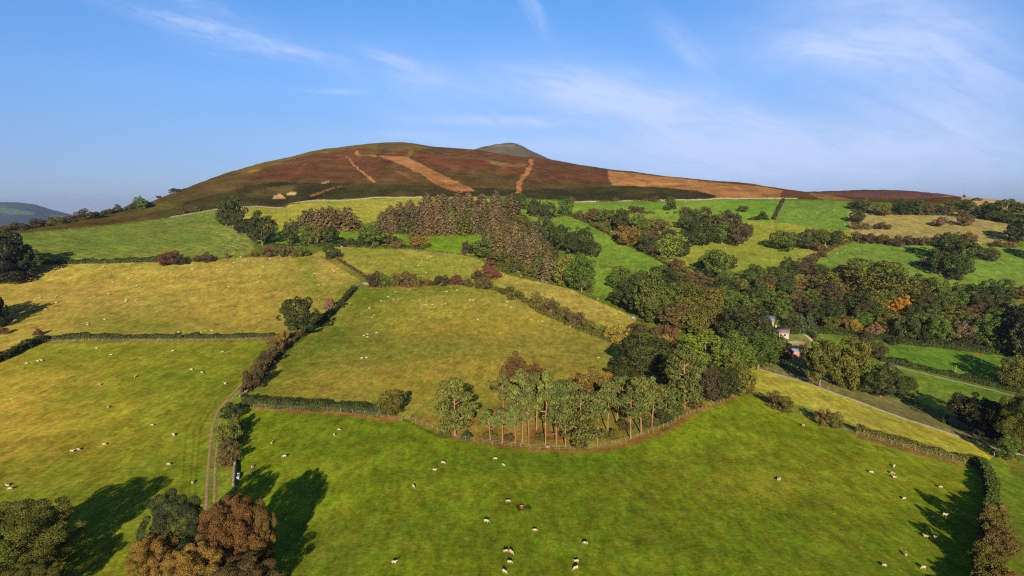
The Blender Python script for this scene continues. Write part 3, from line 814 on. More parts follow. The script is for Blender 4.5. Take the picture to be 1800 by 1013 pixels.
def norm(p):
    """bring a plant to unit height and unit spread"""
    ms = p if isinstance(p, tuple) else (p,)
    me = ms[0]; co = np.empty(len(me.vertices) * 3, np.float32); me.vertices.foreach_get('co', co); co = co.reshape(-1, 3)
    kz = 1 / np.percentile(co[:, 2], 99.8); kx = .5 / np.percentile(np.hypot(co[:, 0], co[:, 1]), 98.5)
    for me in ms:
        co = np.empty(len(me.vertices) * 3, np.float32); me.vertices.foreach_get('co', co); co = co.reshape(-1, 3)
        co *= np.array((kx, kx, kz), np.float32); me.vertices.foreach_set('co', co.ravel()); me.update()
    return p

PROTO = {
 'o': [make_oak(100 + i, 4200, .021, base=(.03, .06, .02, .09, .04, .0, .05, .02)[i], nlobe=(34, 40, 30, 36, 42, 32, 28, 36)[i], rl=(.07, .145)) for i in range(8)],
 'b': [make_bush(200 + i) for i in range(7)],
 'c': [make_conifer(300 + i, 3800, droop=.24, base=.02, power=(.66, .74, .6, .7, .64)[i], tiers=(14, 15, 13, 15, 14)[i]) for i in range(5)],
 's': [make_conifer(320 + i, 2400, droop=.2, power=.7, tiers=14, base=.04) for i in range(2)],
 'p': [make_pine(400 + i, 4000, clear=(.5, .44, .55, .38, .48, .42)[i], lean=(.08, .14, .07, .16, .06, .11)[i]) for i in range(6)],
 'P': [make_pine(430 + i, 7000, clear=.1, lean=.03, nb=22, low=True) for i in range(2)],
 'l': [make_oak(500 + i, 3600, .021, base=.02, spread=.9, nlobe=30) for i in range(2)],
 'x': [make_bare(520 + i) for i in range(2)],
 'O': [make_oak(540 + i, 70000, .0058, base=.03, nlobe=(110, 95, 125)[i], rl=(.045, .1)) for i in range(3)],
 'M': [make_oak(560 + i, 9000, .015, base=(.02, .0, .05, .02)[i], nlobe=(60, 70, 54, 48)[i], rl=(.055, .125)) for i in range(4)],
 'B': [make_bush(580 + i, 6500, .018, 34, (.06, .15)) for i in range(3)],
}
for _k in PROTO: PROTO[_k] = [norm(p) for p in PROTO[_k]]
KIND = {'o': ('broadleaf_tree', 'broadleaf tree', 'tree'), 'O': ('broadleaf_tree', 'broadleaf tree', 'tree'), 'M': ('broadleaf_tree', 'broadleaf tree', 'tree'), 'b': ('bush', 'bush', 'bush'), 'B': ('bush', 'bush', 'bush'),
        'c': ('conifer_tree', 'conifer', 'tree'), 's': ('spruce_tree', 'spruce', 'tree'), 'p': ('pine_tree', 'pine', 'tree'), 'P': ('pine_tree', 'low-branched pine', 'tree'),
        'l': ('poplar_tree', 'slender tree', 'tree'), 'x': ('thin_tree', 'half-bare pale tree', 'tree')}
LEAFCOL = {  # sunlit look of each foliage, scaled to a reflectance below
 'dark': (60, 70, 26), 'green': (80, 98, 32), 'bright': (102, 118, 36), 'yellowgreen': (116, 116, 42), 'olive': (96, 95, 34), 'brown': (98, 82, 44), 'darkbrown': (74, 65, 38),
 'red': (106, 68, 48), 'orange': (188, 132, 40), 'yellow': (146, 130, 44), 'bluegreen': (80, 92, 56), 'greybrown': (122, 100, 74), 'pine': (96, 104, 46), 'larch': (114, 98, 62),
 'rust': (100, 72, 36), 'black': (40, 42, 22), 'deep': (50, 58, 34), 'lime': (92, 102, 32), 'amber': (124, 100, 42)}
WORD = {'dark': 'dark green', 'green': 'mid green', 'bright': 'bright green', 'yellowgreen': 'yellow-green', 'olive': 'olive', 'brown': 'brown', 'darkbrown': 'dark brown', 'red': 'reddish', 'orange': 'bright orange',
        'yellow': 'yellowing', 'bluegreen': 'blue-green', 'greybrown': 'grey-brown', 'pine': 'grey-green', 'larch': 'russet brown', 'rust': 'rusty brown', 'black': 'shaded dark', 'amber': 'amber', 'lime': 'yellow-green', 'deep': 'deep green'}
KL = 0.47
ORD = ['leftmost', 'second from left', 'third from left', 'fourth from left', 'fifth from left', 'sixth from left', 'seventh from left', 'eighth from left', 'ninth from left', 'tenth from left', 'eleventh from left', 'twelfth from left', 'thirteenth from left', 'fourteenth from left', 'fifteenth from left',
       'sixteenth from left', 'seventeenth from left', 'eighteenth from left', 'nineteenth from left', 'twentieth from left']

TREES = []   # place phrase, group, list of (px, base row, height px, width px, kind, colour)
def T(place, group, rows): TREES.append((place, group, rows))

T('in the hedgerow below the moor', 'trees of the hedgerow below the moor', [
 (910,369,28,28,'o','dark'),(937,381,29,24,'o','dark'),(962,385,29,30,'o','dark'),(993,380,29,25,'o','green'),(1020,385,15,25,'b','brown'),(1040,392,24,27,'o','brown'),(1060,393,25,26,'o','green'),(1064,405,17,28,'b','olive'),
 (1090,410,40,33,'o','dark'),(1125,412,34,35,'o','green'),(1160,408,22,38,'o','brown'),(1108,433,34,44,'o','amber'),(1140,445,30,35,'o','dark'),(1178,457,43,54,'o','bright'),(1202,440,34,38,'o','dark'),(1190,474,20,24,'b','brown'),(1206,480,12,22,'b','brown'),
 (1145,425,22,26,'o','brown'),(1075,398,16,20,'b','brown'),(1112,402,18,22,'o','dark'),(1175,425,22,30,'o','olive'),(1095,392,14,18,'b','brown')])
T('in the upper pasture clump', 'trees of the upper clump', [
 (1210,405,35,36,'o','dark'),(1230,394,20,18,'o','dark'),(1222,414,26,30,'o','dark'),(1252,412,38,42,'o','darkbrown'),(1285,405,33,38,'o','darkbrown'),(1237,433,34,47,'o','dark'),(1268,430,36,32,'o','green'),(1297,433,38,42,'o','darkbrown'),(1313,418,24,22,'o','darkbrown')])
T('below the moor wall', 'bushes of the upper pastures', [
 (1120,373,11,34,'b','brown'),(1178,369,15,24,'b','dark'),(1207,373,9,28,'b','brown'),(1241,372,9,18,'b','brown'),(1305,372,11,20,'b','darkbrown'),(1340,386,15,23,'b','dark'),(1322,387,6,14,'b','brown'),(1150,354,9,19,'b','brown'),(1083,354,8,10,'b','brown'),(1006,355,9,10,'b','brown'),(1180,355,10,16,'b','olive'),(1135,354,6,10,'b','brown')])
T('below the bright green strip', 'trees below the green strip', [
 (1262,492,50,52,'o','green'),(1245,472,24,33,'o','dark'),(1285,474,24,24,'o','dark'),(1322,502,35,38,'o','green'),(1296,515,29,43,'o','yellowgreen'),(1326,548,50,38,'o','dark'),(1345,520,34,36,'o','brown'),(1350,540,30,32,'o','green')])
T('beside the russet conifer slope', 'bright trees beside the conifers', [
 (992,503,52,42,'l','yellowgreen'),(1022,514,64,46,'l','green'),(1037,514,14,15,'b','brown'),(1005,500,46,30,'l','bright')])
T('behind the conifer slope', 'dark trees behind the conifer slope', [
 (962,432,46,38,'o','dark'),(985,440,42,36,'o','dark'),(1003,448,36,34,'o','dark'),(1020,448,46,40,'o','dark'),(1040,452,30,30,'o','dark'),(970,455,22,24,'b','dark')])
T('in the central wood', 'trees of the central wood', [
 (1090,506,36,50,'o','green'),(1100,541,48,54,'M','dark'),(1128,520,42,44,'o','dark'),(1122,558,50,50,'M','dark'),(1150,568,88,66,'M','green'),(1165,532,58,56,'M','dark'),(1200,546,48,60,'M','green'),(1222,506,26,54,'o','brown'),(1258,526,38,54,'o','olive'),(1232,530,36,54,'o','brown'),
 (1277,553,47,60,'M','green'),(1195,582,48,66,'M','brown'),(1247,593,60,76,'M','olive'),(1312,617,76,82,'M','dark'),(1332,650,64,66,'M','green'),(1285,590,50,50,'M','dark'),(1300,640,60,56,'M','dark'),(1355,640,52,50,'M','green'),(1182,520,38,46,'o','dark'),(1210,560,40,48,'o','olive'),(1300,560,40,46,'o','green'),(1170,575,44,40,'o','dark')])
T('at the golden field corner', 'shrubs at the corner of the golden field', [
 (1180,596,24,25,'B','red'),(1157,590,19,30,'b','brown'),(1120,584,16,42,'b','brown'),(1178,618,26,26,'B','amber'),(1122,564,5,5,'b','red'),(1131,567,6,11,'b','brown'),(1165,605,18,22,'b','yellow')])
T('along the hedge above golden field', 'bushes of the hedge above the golden field', [
 (905,526,17,30,'b','olive'),(945,542,30,27,'B','olive'),(968,553,30,32,'B','brown'),(990,562,27,26,'B','olive'),(1012,573,29,36,'B','brown'),(1035,581,21,24,'b','olive'),(1055,588,20,24,'b','bright'),(1085,599,30,48,'B','yellow'),(1072,592,18,24,'b','amber'),(890,516,12,30,'b','olive'),(925,533,10,18,'b','brown')])
T('behind the pine belt', 'broadleaf trees behind the pine belt', [
 (1133,666,82,96,'M','dark'),(1094,668,35,50,'M','dark'),(1232,648,66,86,'M','bright'),(1290,658,72,72,'M','green'),(1247,702,62,46,'M','darkbrown'),(1272,702,54,54,'M','dark'),(1300,694,62,48,'M','olive'),(1313,648,14,18,'b','rust'),
 (905,690,66,48,'M','rust'),(940,692,48,40,'M','rust'),(1036,722,72,64,'M','amber'),(1064,715,58,44,'M','amber'),(1230,690,50,46,'M','green'),(1180,690,60,40,'M','rust'),(1310,690,40,30,'B','brown'),(1010,700,40,36,'M','amber')])
T('in the pine belt', 'pines of the belt above the near meadow', [
 (800,766,101,66,'P','pine'),(884,778,62,62,'p','pine'),(906,781,72,54,'p','pine'),(918,779,118,62,'p','pine'),(930,783,98,46,'p','pine'),(959,784,132,60,'p','pine'),(978,782,116,56,'p','pine'),(994,786,120,52,'p','pine'),(1018,787,104,84,'P','pine'),(885,738,84,56,'p','pine'),
 (908,740,90,58,'p','pine'),(943,756,100,58,'p','pine'),(1084,745,86,56,'p','pine'),(1108,772,88,58,'p','pine'),(1126,763,108,72,'p','pine'),(1146,753,82,50,'p','pine'),(1172,736,52,50,'P','pine'),(1204,722,114,70,'P','pine'),(1050,778,92,60,'p','pine'),(1068,762,96,54,'p','pine'),(862,774,52,50,'p','pine'),(1000,760,92,56,'p','pine')])
T('under the pines', 'undergrowth of the pine belt', [(862,770,12,26,'b','olive'),(895,772,10,20,'b','brown'),(950,775,12,24,'b','olive'),(1040,772,16,30,'b','olive'),(1072,770,18,32,'B','olive'),(1100,755,16,30,'b','brown'),(1140,748,20,34,'B','olive'),(1165,742,22,32,'B','dark'),(1190,728,26,34,'B','olive'),(1220,716,26,36,'B','brown'),(780,768,14,26,'b','olive'),(820,770,14,24,'b','dark'),(1255,704,26,30,'B','darkbrown')])
T('in the valley wood', 'trees of the valley wood', [
 (1365,502,30,46,'o','green'),(1388,492,38,32,'o','dark'),(1415,491,34,46,'o','darkbrown'),(1442,493,26,38,'o','dark'),(1405,511,28,28,'o','yellowgreen'),(1430,516,32,38,'o','brown'),(1387,521,30,40,'o','brown'),(1378,546,32,46,'o','olive'),(1400,541,30,32,'o','brown'),(1425,542,32,40,'o','green'),(1465,518,32,38,'o','green'),
 (1535,534,72,104,'M','olive'),(1490,502,34,42,'o','brown'),(1590,532,43,56,'o','olive'),(1562,520,40,50,'o','olive'),(1620,522,38,42,'o','dark'),(1640,526,38,38,'s','dark'),(1660,529,38,34,'s','green'),(1682,530,32,32,'o','olive'),(1498,552,38,46,'o','dark'),(1537,552,30,38,'o','olive'),
 (1581,559,37,38,'M','orange'),(1630,556,34,44,'o','dark'),(1655,556,36,18,'l','green'),(1668,548,34,16,'l','olive'),(1677,549,32,14,'l','green'),(1460,545,34,42,'o','dark'),(1480,530,30,40,'o','brown'),(1515,570,32,40,'o','brown'),(1550,565,26,36,'o','dark'),(1605,570,34,42,'o','dark'),(1575,580,26,36,'o','green'),
 (1408,584,32,34,'s','bluegreen'),(1422,585,34,32,'s','bluegreen'),(1391,578,34,34,'s','dark'),(1458,583,26,32,'o','olive'),(1440,566,36,36,'o','dark'),(1502,587,24,28,'o','yellow'),(1486,581,26,28,'o','brown'),(1535,593,24,28,'o','greybrown'),(1557,590,37,50,'o','olive'),(1592,602,44,44,'o','dark'),(1612,591,38,44,'o','green'),
 (1650,604,46,46,'o','green'),(1625,602,28,30,'o','dark'),(1695,608,40,38,'o','greybrown'),(1737,614,58,60,'M','green'),(1675,574,32,44,'o','olive'),(1670,602,36,36,'o','green'),(1715,590,36,40,'o','olive'),(1640,580,34,40,'o','green'),(1520,600,18,26,'b','darkbrown'),(1572,606,16,24,'b','dark'),(1700,562,20,26,'b','olive'),(1705,612,24,36,'o','dark'),(1760,600,40,40,'o','dark')])
T('by the right-hand lane', 'trees by the lane at the right', [
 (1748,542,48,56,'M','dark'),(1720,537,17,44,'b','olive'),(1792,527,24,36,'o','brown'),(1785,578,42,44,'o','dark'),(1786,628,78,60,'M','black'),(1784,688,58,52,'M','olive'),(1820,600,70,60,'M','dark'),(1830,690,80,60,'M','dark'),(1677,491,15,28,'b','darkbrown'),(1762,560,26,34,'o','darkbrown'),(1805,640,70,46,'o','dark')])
T('in the right hillside clump', 'trees of the right hillside clump', [
 (1665,462,47,48,'o','dark'),(1690,466,42,44,'o','dark'),(1650,483,37,38,'o','dark'),(1682,491,42,50,'o','dark'),(1625,466,13,24,'b','greybrown'),(1646,463,13,22,'b','greybrown'),(1700,426,19,30,'b','brown'),(1672,440,30,34,'o','dark')])
T('in the field below the wood', 'bushes in the lower field', [(1540,627,28,34,'B','darkbrown'),(1407,623,19,18,'b','red')])
T('in the row along the farm track', 'trees along the farm track', [
 (1440,680,84,64,'M','olive'),(1497,684,86,64,'M','olive'),(1547,698,62,60,'M','dark'),(1585,701,45,46,'M','dark'),(1465,672,60,50,'M','olive'),(1660,743,15,15,'b','dark')])
T('in the right skyline row', 'trees of the right skyline row', [
 (1500,368,14,20,'o','dark'),(1520,371,20,28,'o','green'),(1531,376,15,12,'x','greybrown'),(1552,380,20,30,'o','olive'),(1577,372,22,22,'o','dark'),(1597,377,22,28,'o','dark'),(1615,379,26,26,'o','dark'),(1632,378,20,25,'o','brown'),(1647,377,17,22,'o','dark'),(1662,377,14,28,'o','brown'),(1675,370,16,30,'o','green'),(1700,372,20,28,'o','dark'),
 (1692,379,11,26,'b','brown'),(1732,382,26,32,'o','dark'),(1757,386,33,38,'o','dark'),(1770,392,16,22,'o','dark'),(1782,374,18,20,'o','brown'),(1796,375,16,20,'o','dark'),(1588,378,14,20,'o','dark'),(1820,385,22,30,'o','dark'),(1745,388,18,22,'o','dark'),(1508,393,20,28,'o','dark'),(1522,403,12,18,'b','brown'),(1505,403,13,20,'b','brown'),(1552,402,12,27,'b','darkbrown')])
T('in the stubble field', 'trees in the stubble field', [(1652,399,17,24,'o','greybrown'),(1695,398,24,26,'o','brown')])
T('in the hedge below the stubble', 'bushes of the hedge below the stubble', [
 (1508,424,17,22,'b','brown'),(1526,427,17,27,'b','darkbrown'),(1550,428,17,27,'b','brown'),(1575,431,17,31,'b','darkbrown'),(1600,431,17,27,'b','darkbrown'),(1625,431,15,27,'b','brown'),(1645,431,15,24,'b','darkbrown'),(1752,433,12,26,'b','brown'),(1773,434,10,24,'b','brown')])
T('in the clump above valley wood', 'trees of the clump above the valley wood', [
 (1380,442,34,50,'o','green'),(1420,439,34,40,'o','dark'),(1450,431,26,38,'o','green'),(1468,434,27,29,'o','dark'),(1437,441,17,28,'b','brown'),(1440,452,12,24,'b','brown'),(1425,460,12,24,'b','brown')])
T('in the field at the right edge', 'trees of the right edge field', [(1790,427,41,44,'o','dark'),(1739,459,23,31,'o','darkbrown'),(1830,460,40,40,'o','dark')])
T('on the rim of the moor', 'small trees on the right moor rim', [(1695,347,5,6,'b','dark'),(1720,353,6,12,'b','brown'),(1712,352,4,7,'b','brown'),(1780,352,4,8,'b','dark')])
T('beside the green hill field', 'trees beside the green hill field', [
 (411,404,56,44,'o','dark'),(398,398,34,34,'o','dark'),(426,410,22,34,'o','dark'),(462,432,57,46,'o','dark'),(448,424,34,30,'o','dark')])
T('in the small russet clump', 'conifers of the small clump', [(537,403,38,36,'c','larch'),(558,403,40,36,'c','larch'),(581,403,46,38,'c','larch'),(611,403,44,48,'c','larch'),(548,398,36,34,'c','larch'),(569,398,38,36,'c','larch'),(594,399,36,34,'c','larch')])
T('in the hedge below the conifers', 'trees of the hedge below the conifers', [
 (512,431,42,32,'o','dark'),(542,431,32,30,'o','green'),(557,431,34,36,'o','olive'),(582,431,30,36,'o','dark'),(610,433,15,28,'b','darkbrown'),(635,433,20,30,'b','dark'),(655,434,40,42,'o','green'),(678,431,32,28,'o','brown'),(700,436,16,27,'b','brown'),(727,429,20,22,'o','olive'),(736,437,22,34,'o','amber'),(640,424,16,20,'b','brown')])
T('on the bank above golden pasture', 'bushes of the bank above the golden pasture', [(474,450,20,28,'B','brown'),(492,451,20,28,'b','olive'),(510,451,20,28,'b','brown'),(530,451,20,26,'b','olive'),(583,453,21,33,'b','dark'),(447,451,11,16,'b','brown')])
T('in front of the conifer slope', 'bushes in front of the second plantation', [
 (822,446,22,25,'b','darkbrown'),(848,454,30,44,'o','green'),(880,467,26,52,'b','olive'),(908,477,26,50,'b','olive'),(932,484,18,34,'b','olive'),(838,490,13,20,'b','darkbrown'),(860,472,17,25,'b','red'),(862,489,21,36,'B','red'),(844,494,20,26,'b','darkbrown'),(850,508,22,32,'b','brown')])
T('in the upper golden-field hedge', 'bushes of the upper hedge', [
 (660,503,26,28,'B','darkbrown'),(676,504,24,23,'B','green'),(693,503,24,20,'B','olive'),(714,503,27,35,'B','brown'),(733,503,21,25,'b','olive'),(752,502,13,18,'b','brown'),(777,501,17,31,'b','darkbrown'),(801,500,18,23,'b','red'),(822,503,13,23,'b','brown'),(787,500,12,18,'b','brown')])
T('in the sunken diagonal hedge', 'bushes of the sunken hedge', [
 (527,592,67,66,'M','dark'),(581,546,26,24,'B','greybrown'),(497,606,26,28,'B','amber'),(485,620,28,30,'B','brown'),(470,642,28,32,'B','darkbrown'),(455,660,26,28,'B','brown'),(445,680,36,36,'B','darkbrown'),(478,630,20,24,'b','olive'),(508,598,18,22,'b','olive'),(600,540,12,16,'b','dark')])
T('beside the farm track', 'bushes beside the farm track', [(408,732,24,40,'B','dark'),(404,776,36,40,'B','olive'),(402,796,30,34,'b','brown'),(404,814,26,40,'B','brown'),(413,758,30,28,'B','olive'),(688,732,46,42,'M','olive'),(392,770,24,22,'b','olive')])
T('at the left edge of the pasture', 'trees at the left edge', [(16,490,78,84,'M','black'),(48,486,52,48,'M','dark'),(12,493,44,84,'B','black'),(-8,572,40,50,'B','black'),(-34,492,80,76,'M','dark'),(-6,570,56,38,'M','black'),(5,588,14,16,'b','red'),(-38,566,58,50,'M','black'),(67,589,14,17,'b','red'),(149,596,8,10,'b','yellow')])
T('on the left pasture hedge line', 'bushes across the left pasture', [(300,464,23,44,'B','red'),(319,464,17,24,'b','dark'),(347,460,11,17,'b','darkbrown'),(366,460,18,22,'b','darkbrown'),(398,455,13,9,'b','greybrown')])
T('on the left skyline', 'small trees on the left skyline', [
 (25,405,14,36,'b','darkbrown'),(68,399,15,32,'b','darkbrown'),(98,394,13,30,'b','olive'),(122,390,9,24,'b','brown'),(152,384,17,38,'b','darkbrown'),(173,383,11,22,'b','dark'),(190,377,10,22,'b','darkbrown'),(207,373,14,22,'b','dark'),(228,368,8,18,'b','brown'),(247,368,22,20,'o','green'),(237,366,12,18,'b','darkbrown'),(260,364,11,22,'b','darkbrown'),
 (280,349,5,10,'b','dark'),(308,339,8,22,'b','dark'),(325,334,3,6,'b','dark'),(322,375,9,9,'b','red'),(346,372,9,13,'b','olive'),(5,408,12,24,'b','brown'),(48,402,8,14,'b','darkbrown'),(-30,415,14,30,'b','darkbrown')])
T('in the foreground', 'foreground trees', [
 (50,1002,118,168,'O','lime'),(-25,1035,104,130,'O','green'),(70,1056,76,96,'O','olive'),(316,1006,140,102,'O','deep'),(276,1040,108,90,'O','amber'),(398,1018,148,104,'O','rust'),(440,1012,140,92,'O','rust'),(462,1006,112,56,'O','amber'),(335,1066,110,110,'O','amber'),(415,1075,90,130,'O','brown'),(-112,962,40,60,'M','olive')])
T('at the lower right corner', 'bushes of the lower right hedge', [
 (1744,918,40,36,'B','amber'),(1746,950,62,50,'M','olive'),(1752,985,66,54,'M','brown'),(1738,1012,56,50,'M','olive'),(1768,1040,34,54,'M','amber'),(1722,1056,36,54,'M','olive')])
T('beside the gate at the right', 'trees beside the right gate', [
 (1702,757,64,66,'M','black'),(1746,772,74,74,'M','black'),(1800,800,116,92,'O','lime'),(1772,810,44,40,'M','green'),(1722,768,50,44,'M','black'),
 (1362,716,30,30,'B','brown'),(1381,723,28,28,'B','olive'),(1449,747,30,30,'B','brown'),(1468,750,27,29,'B','olive')])

def infill(place, group, pts, n, hs, cols, seed):
    g = np.random.default_rng(seed); p = np.array(pts, float); out = []
    while len(out) < n:
        x, y = g.uniform(p[:, 0].min(), p[:, 0].max()), g.uniform(p[:, 1].min(), p[:, 1].max())
        if not len(inside(np.array([x]), np.array([y]), pts)): continue
        if any(abs(x - q[0]) < 18 and abs(y - q[1]) < 9 for q in out): continue
        if any(abs(x - ax) < aw and ah0 < y - ay < ah1 for ax, ay, aw, ah0, ah1 in ((1581, 557, 36, -6, 26), (1345, 575, 34, -4, 40), (1385, 600, 26, -10, 40))): continue
        h = g.uniform(*hs)
        out.append((x, y, h, h * g.uniform(1.0, 1.35), 'o', str(g.choice(cols))))
    T(place, group, out)
infill('filling the valley wood', 'trees of the valley wood', [(1350, 520), (1440, 500), (1540, 520), (1690, 528), (1780, 560), (1770, 606), (1600, 592), (1450, 578), (1362, 560)], 42, (28, 38),
       ['dark', 'dark', 'green', 'olive', 'brown', 'darkbrown', 'green'], 5)
infill('filling the central wood', 'trees of the central wood', [(1110, 535), (1180, 510), (1260, 520), (1320, 560), (1370, 640), (1300, 640), (1200, 590), (1120, 566)], 16, (40, 54), ['dark', 'green', 'olive', 'dark', 'brown'], 6)
infill('filling the hedgerow', 'trees of the hedgerow below the moor', [(1060, 385), (1130, 400), (1200, 430), (1205, 480), (1150, 450), (1080, 412)], 12, (16, 24), ['dark', 'olive', 'brown', 'green'], 8)

def plantation(rows, place, group):
    T(place, group, rows)
pr = np.random.default_rng(77)
rows = []
for r_, (x0, y0, x1, y1, n, h) in enumerate([(670, 404, 838, 409, 9, 40), (684, 398, 852, 400, 9, 42), (700, 391, 872, 392, 9, 43), (724, 384, 888, 384, 8, 42), (752, 377, 896, 378, 7, 40), (782, 370, 890, 371, 6, 36)]):
    for i in range(n):
        t = i / (n - 1); yb = y0 + (y1 - y0) * t + (7 * math.sin(math.pi * t) if r_ == 0 else 0)
        rows.append((x0 + (x1 - x0) * t + pr.uniform(-4, 4), yb + pr.uniform(-1.5, 1.5), h * pr.uniform(.85, 1.12), pr.uniform(30, 38), 'c', 'larch' if pr.random() < .84 else 'olive'))
plantation(rows, 'in the main plantation', 'conifers of the main plantation')
rows = []
for r_, (x0, y0, x1, y1, n, h) in enumerate([(862, 450, 966, 494, 7, 54), (860, 436, 966, 480, 7, 52), (868, 424, 960, 464, 6, 50), (872, 412, 950, 446, 6, 46), (880, 402, 934, 424, 4, 42)]):
    for i in range(n):
        t = i / (n - 1)
        rows.append((x0 + (x1 - x0) * t + pr.uniform(-4, 4), y0 + (y1 - y0) * t + pr.uniform(-2, 2), h * pr.uniform(.88, 1.1), pr.uniform(30, 38), 'c', 'larch' if pr.random() < .8 else ('olive' if pr.random() < .5 else 'brown')))
plantation(rows, 'on the russet conifer slope', 'conifers of the second plantation')

def plant(me, root, kind, color):
    if kind in 'bB':
        return
count = {}
vr = random.Random(5)
for place, group, rows in TREES:
    made = []
    for px, by, hp, wp, kind, col in rows:
        if kind in 'bB' and wp < 8 and hp < 5: pass
        p = ground_at(px, by)
        dist = p[1] * CP - (p[2] - H) * SP
        hgt, wid = hp * dist / FOC, wp * dist / FOC
        pk = PROTO[kind]; k = vr.randrange(len(pk))
        name, noun, cat = KIND[kind]
        c = lin(LEAFCOL[col]) * KL * vr.uniform(.82, 1.2) * np.array([vr.uniform(.9, 1.1), vr.uniform(.92, 1.08), vr.uniform(.9, 1.1)])
        if kind in 'bB':
            o = link(name, pk[k]); parts = [o]
        else:
            o = link(name, None)
            parts = [link('crown', pk[k][0], o), link('trunk', pk[k][1], o)]
        o.location = (p[0], p[1], p[2] - 0.15)
        o.rotation_euler = (0, 0, vr.uniform(0, 6.283))
        wk = wid * (1.16 if kind in 'oMl' else 1.22 if kind == 'c' else 1.08)
        tr = max(1.0, 1.0)
        o.scale = (wk * vr.uniform(.94, 1.06), wk * vr.uniform(.94, 1.06), hgt * (1.08 if kind in 'oMl' else 0.87 if kind == 'c' else 1.02))
        for q in parts: q.color = (*np.clip(c, 0.003, .6), 1)
        size = 'low' if hgt < 3 else 'small' if hgt < 7.5 else 'middling' if hgt < 14 else 'tall'
        if wid > 1.15 * hgt and hgt > 3: size = 'broad'
        made.append((px, by, o, size, WORD[col], noun, cat))
    # labels: by look, then by row and order where the look repeats
    keyed = {}
    for m in made: keyed.setdefault((m[3], m[4], m[5]), []).append(m)
    for (size, word, noun), ms in keyed.items():
        if len(ms) > 9:
            ms.sort(key=lambda m: m[1]); third = -(-len(ms) // (-(-len(ms) // 9)))
            bands = [ms[i:i + third] for i in range(0, len(ms), third)]
        else: bands = [ms]
        names = {1: [''], 2: ['upper ', 'lower '], 3: ['top ', 'middle ', 'bottom ']}.get(len(bands), ['top ', 'upper ', 'middle ', 'lower ', 'bottom ', 'nearest ', 'last '])
        for bi, bm in enumerate(bands):
            bm.sort(key=lambda m: m[0])
            for i, m in enumerate(bm):
                lab = f'{size} {word} {noun} {place}'
                if len(ms) > 1: lab += f', {ORD[i]} in {names[bi]}row' if len(bands) > 1 else f', {ORD[i]}'
                if len(lab.split()) > 16: lab = lab.replace(size + ' ', '', 1)
                tag(m[2], lab, m[6], group)
# ------------------------------------------------------------------ lines laid on the land
def ground_line(pts, step):
    W = np.array([ground_at(*p)[:2] for p in pts])
    seg = np.hypot(*np.diff(W, axis=0).T); s = np.concatenate([[0], np.cumsum(seg)])
    n = max(2, int(s[-1] / step) + 1)
    t = np.linspace(0, s[-1], n)
    X = np.interp(t, s, W[:, 0]); Y = np.interp(t, s, W[:, 1])
    if n > 8:   # round the corners
        for _ in range(2):
            X[1:-1] = (X[:-2] + 2 * X[1:-1] + X[2:]) / 4; Y[1:-1] = (Y[:-2] + 2 * Y[1:-1] + Y[2:]) / 4
    dx, dy = np.gradient(X), np.gradient(Y); l = np.hypot(dx, dy) + 1e-9
    return X, Y, dx / l, dy / l

def path(pts, width, mat, lift=0.07, wob=0.25, seed=0):
    X, Y, dx, dy = ground_line(pts, 0.8)
    V, n, m = [], len(X), 5
    for k in range(m):
        o = (k / (m - 1) - .5) * width * (1 + wob * fbm(X / 4 + k * 3, Y / 4, seed, 2))
        x, y = X - dy * o, Y + dx * o
        V.append(np.stack([x, y, height(x, y) + lift * (1 - .6 * abs(k - 2) / 2)], 1))
    V = np.stack(V, 1).reshape(-1, 3)
    i, j = np.meshgrid(np.arange(n - 1), np.arange(m - 1), indexing='ij'); k = (i * m + j).ravel()
    F = np.stack([k, k + m, k + m + 1, k + 1], 1)[:, ::-1]
    return tag(link('path', mesh_np('path', V, F, [mat], smooth=True)), kind='structure')
EARTH = plain('trodden_earth', (0.175, 0.105, 0.052), 1.0, .8, .35)
GRIT = plain('pale_grit', (0.25, 0.2, 0.13), 1.0, .6, .3)
TARMAC = plain('lane_surface', (0.15, 0.12, 0.085), .95, .5, .2)
BANK = plain('bracken_bank', (0.19, 0.095, 0.04), 1.0, .5, .4)
path([(431, 668), (401, 700), (381, 726), (373, 752), (369, 790), (366, 830), (363, 870), (362, 930), (362, 1010)], 0.62, EARTH, seed=1)
path([(435, 672), (412, 697), (393, 722), (385, 750), (381, 790), (378, 830), (377, 870), (377, 930), (378, 1010)], 0.55, EARTH, seed=2)
path([(1318, 645), (1400, 668), (1500, 703), (1600, 740), (1700, 772), (1758, 792), (1800, 800)], 1.7, GRIT, seed=3)
path([(1548, 637), (1600, 651), (1650, 663), (1720, 680), (1800, 699)], 1.5, TARMAC, seed=4)
path([(1392, 574), (1412, 585), (1425, 594), (1434, 604)], 3.2, GRIT, seed=5)
path([(1382, 604), (1400, 600), (1424, 604)], 1.0, GRIT, seed=6)
path([(1642, 553), (1660, 550), (1678, 547)], 2.2, BANK, seed=7)
path([(1702, 546), (1725, 544), (1745, 542), (1768, 540), (1782, 537)], 2.6, BANK, seed=8)
path([(1403, 636), (1420, 650), (1440, 664)], .5, TARMAC, seed=9)

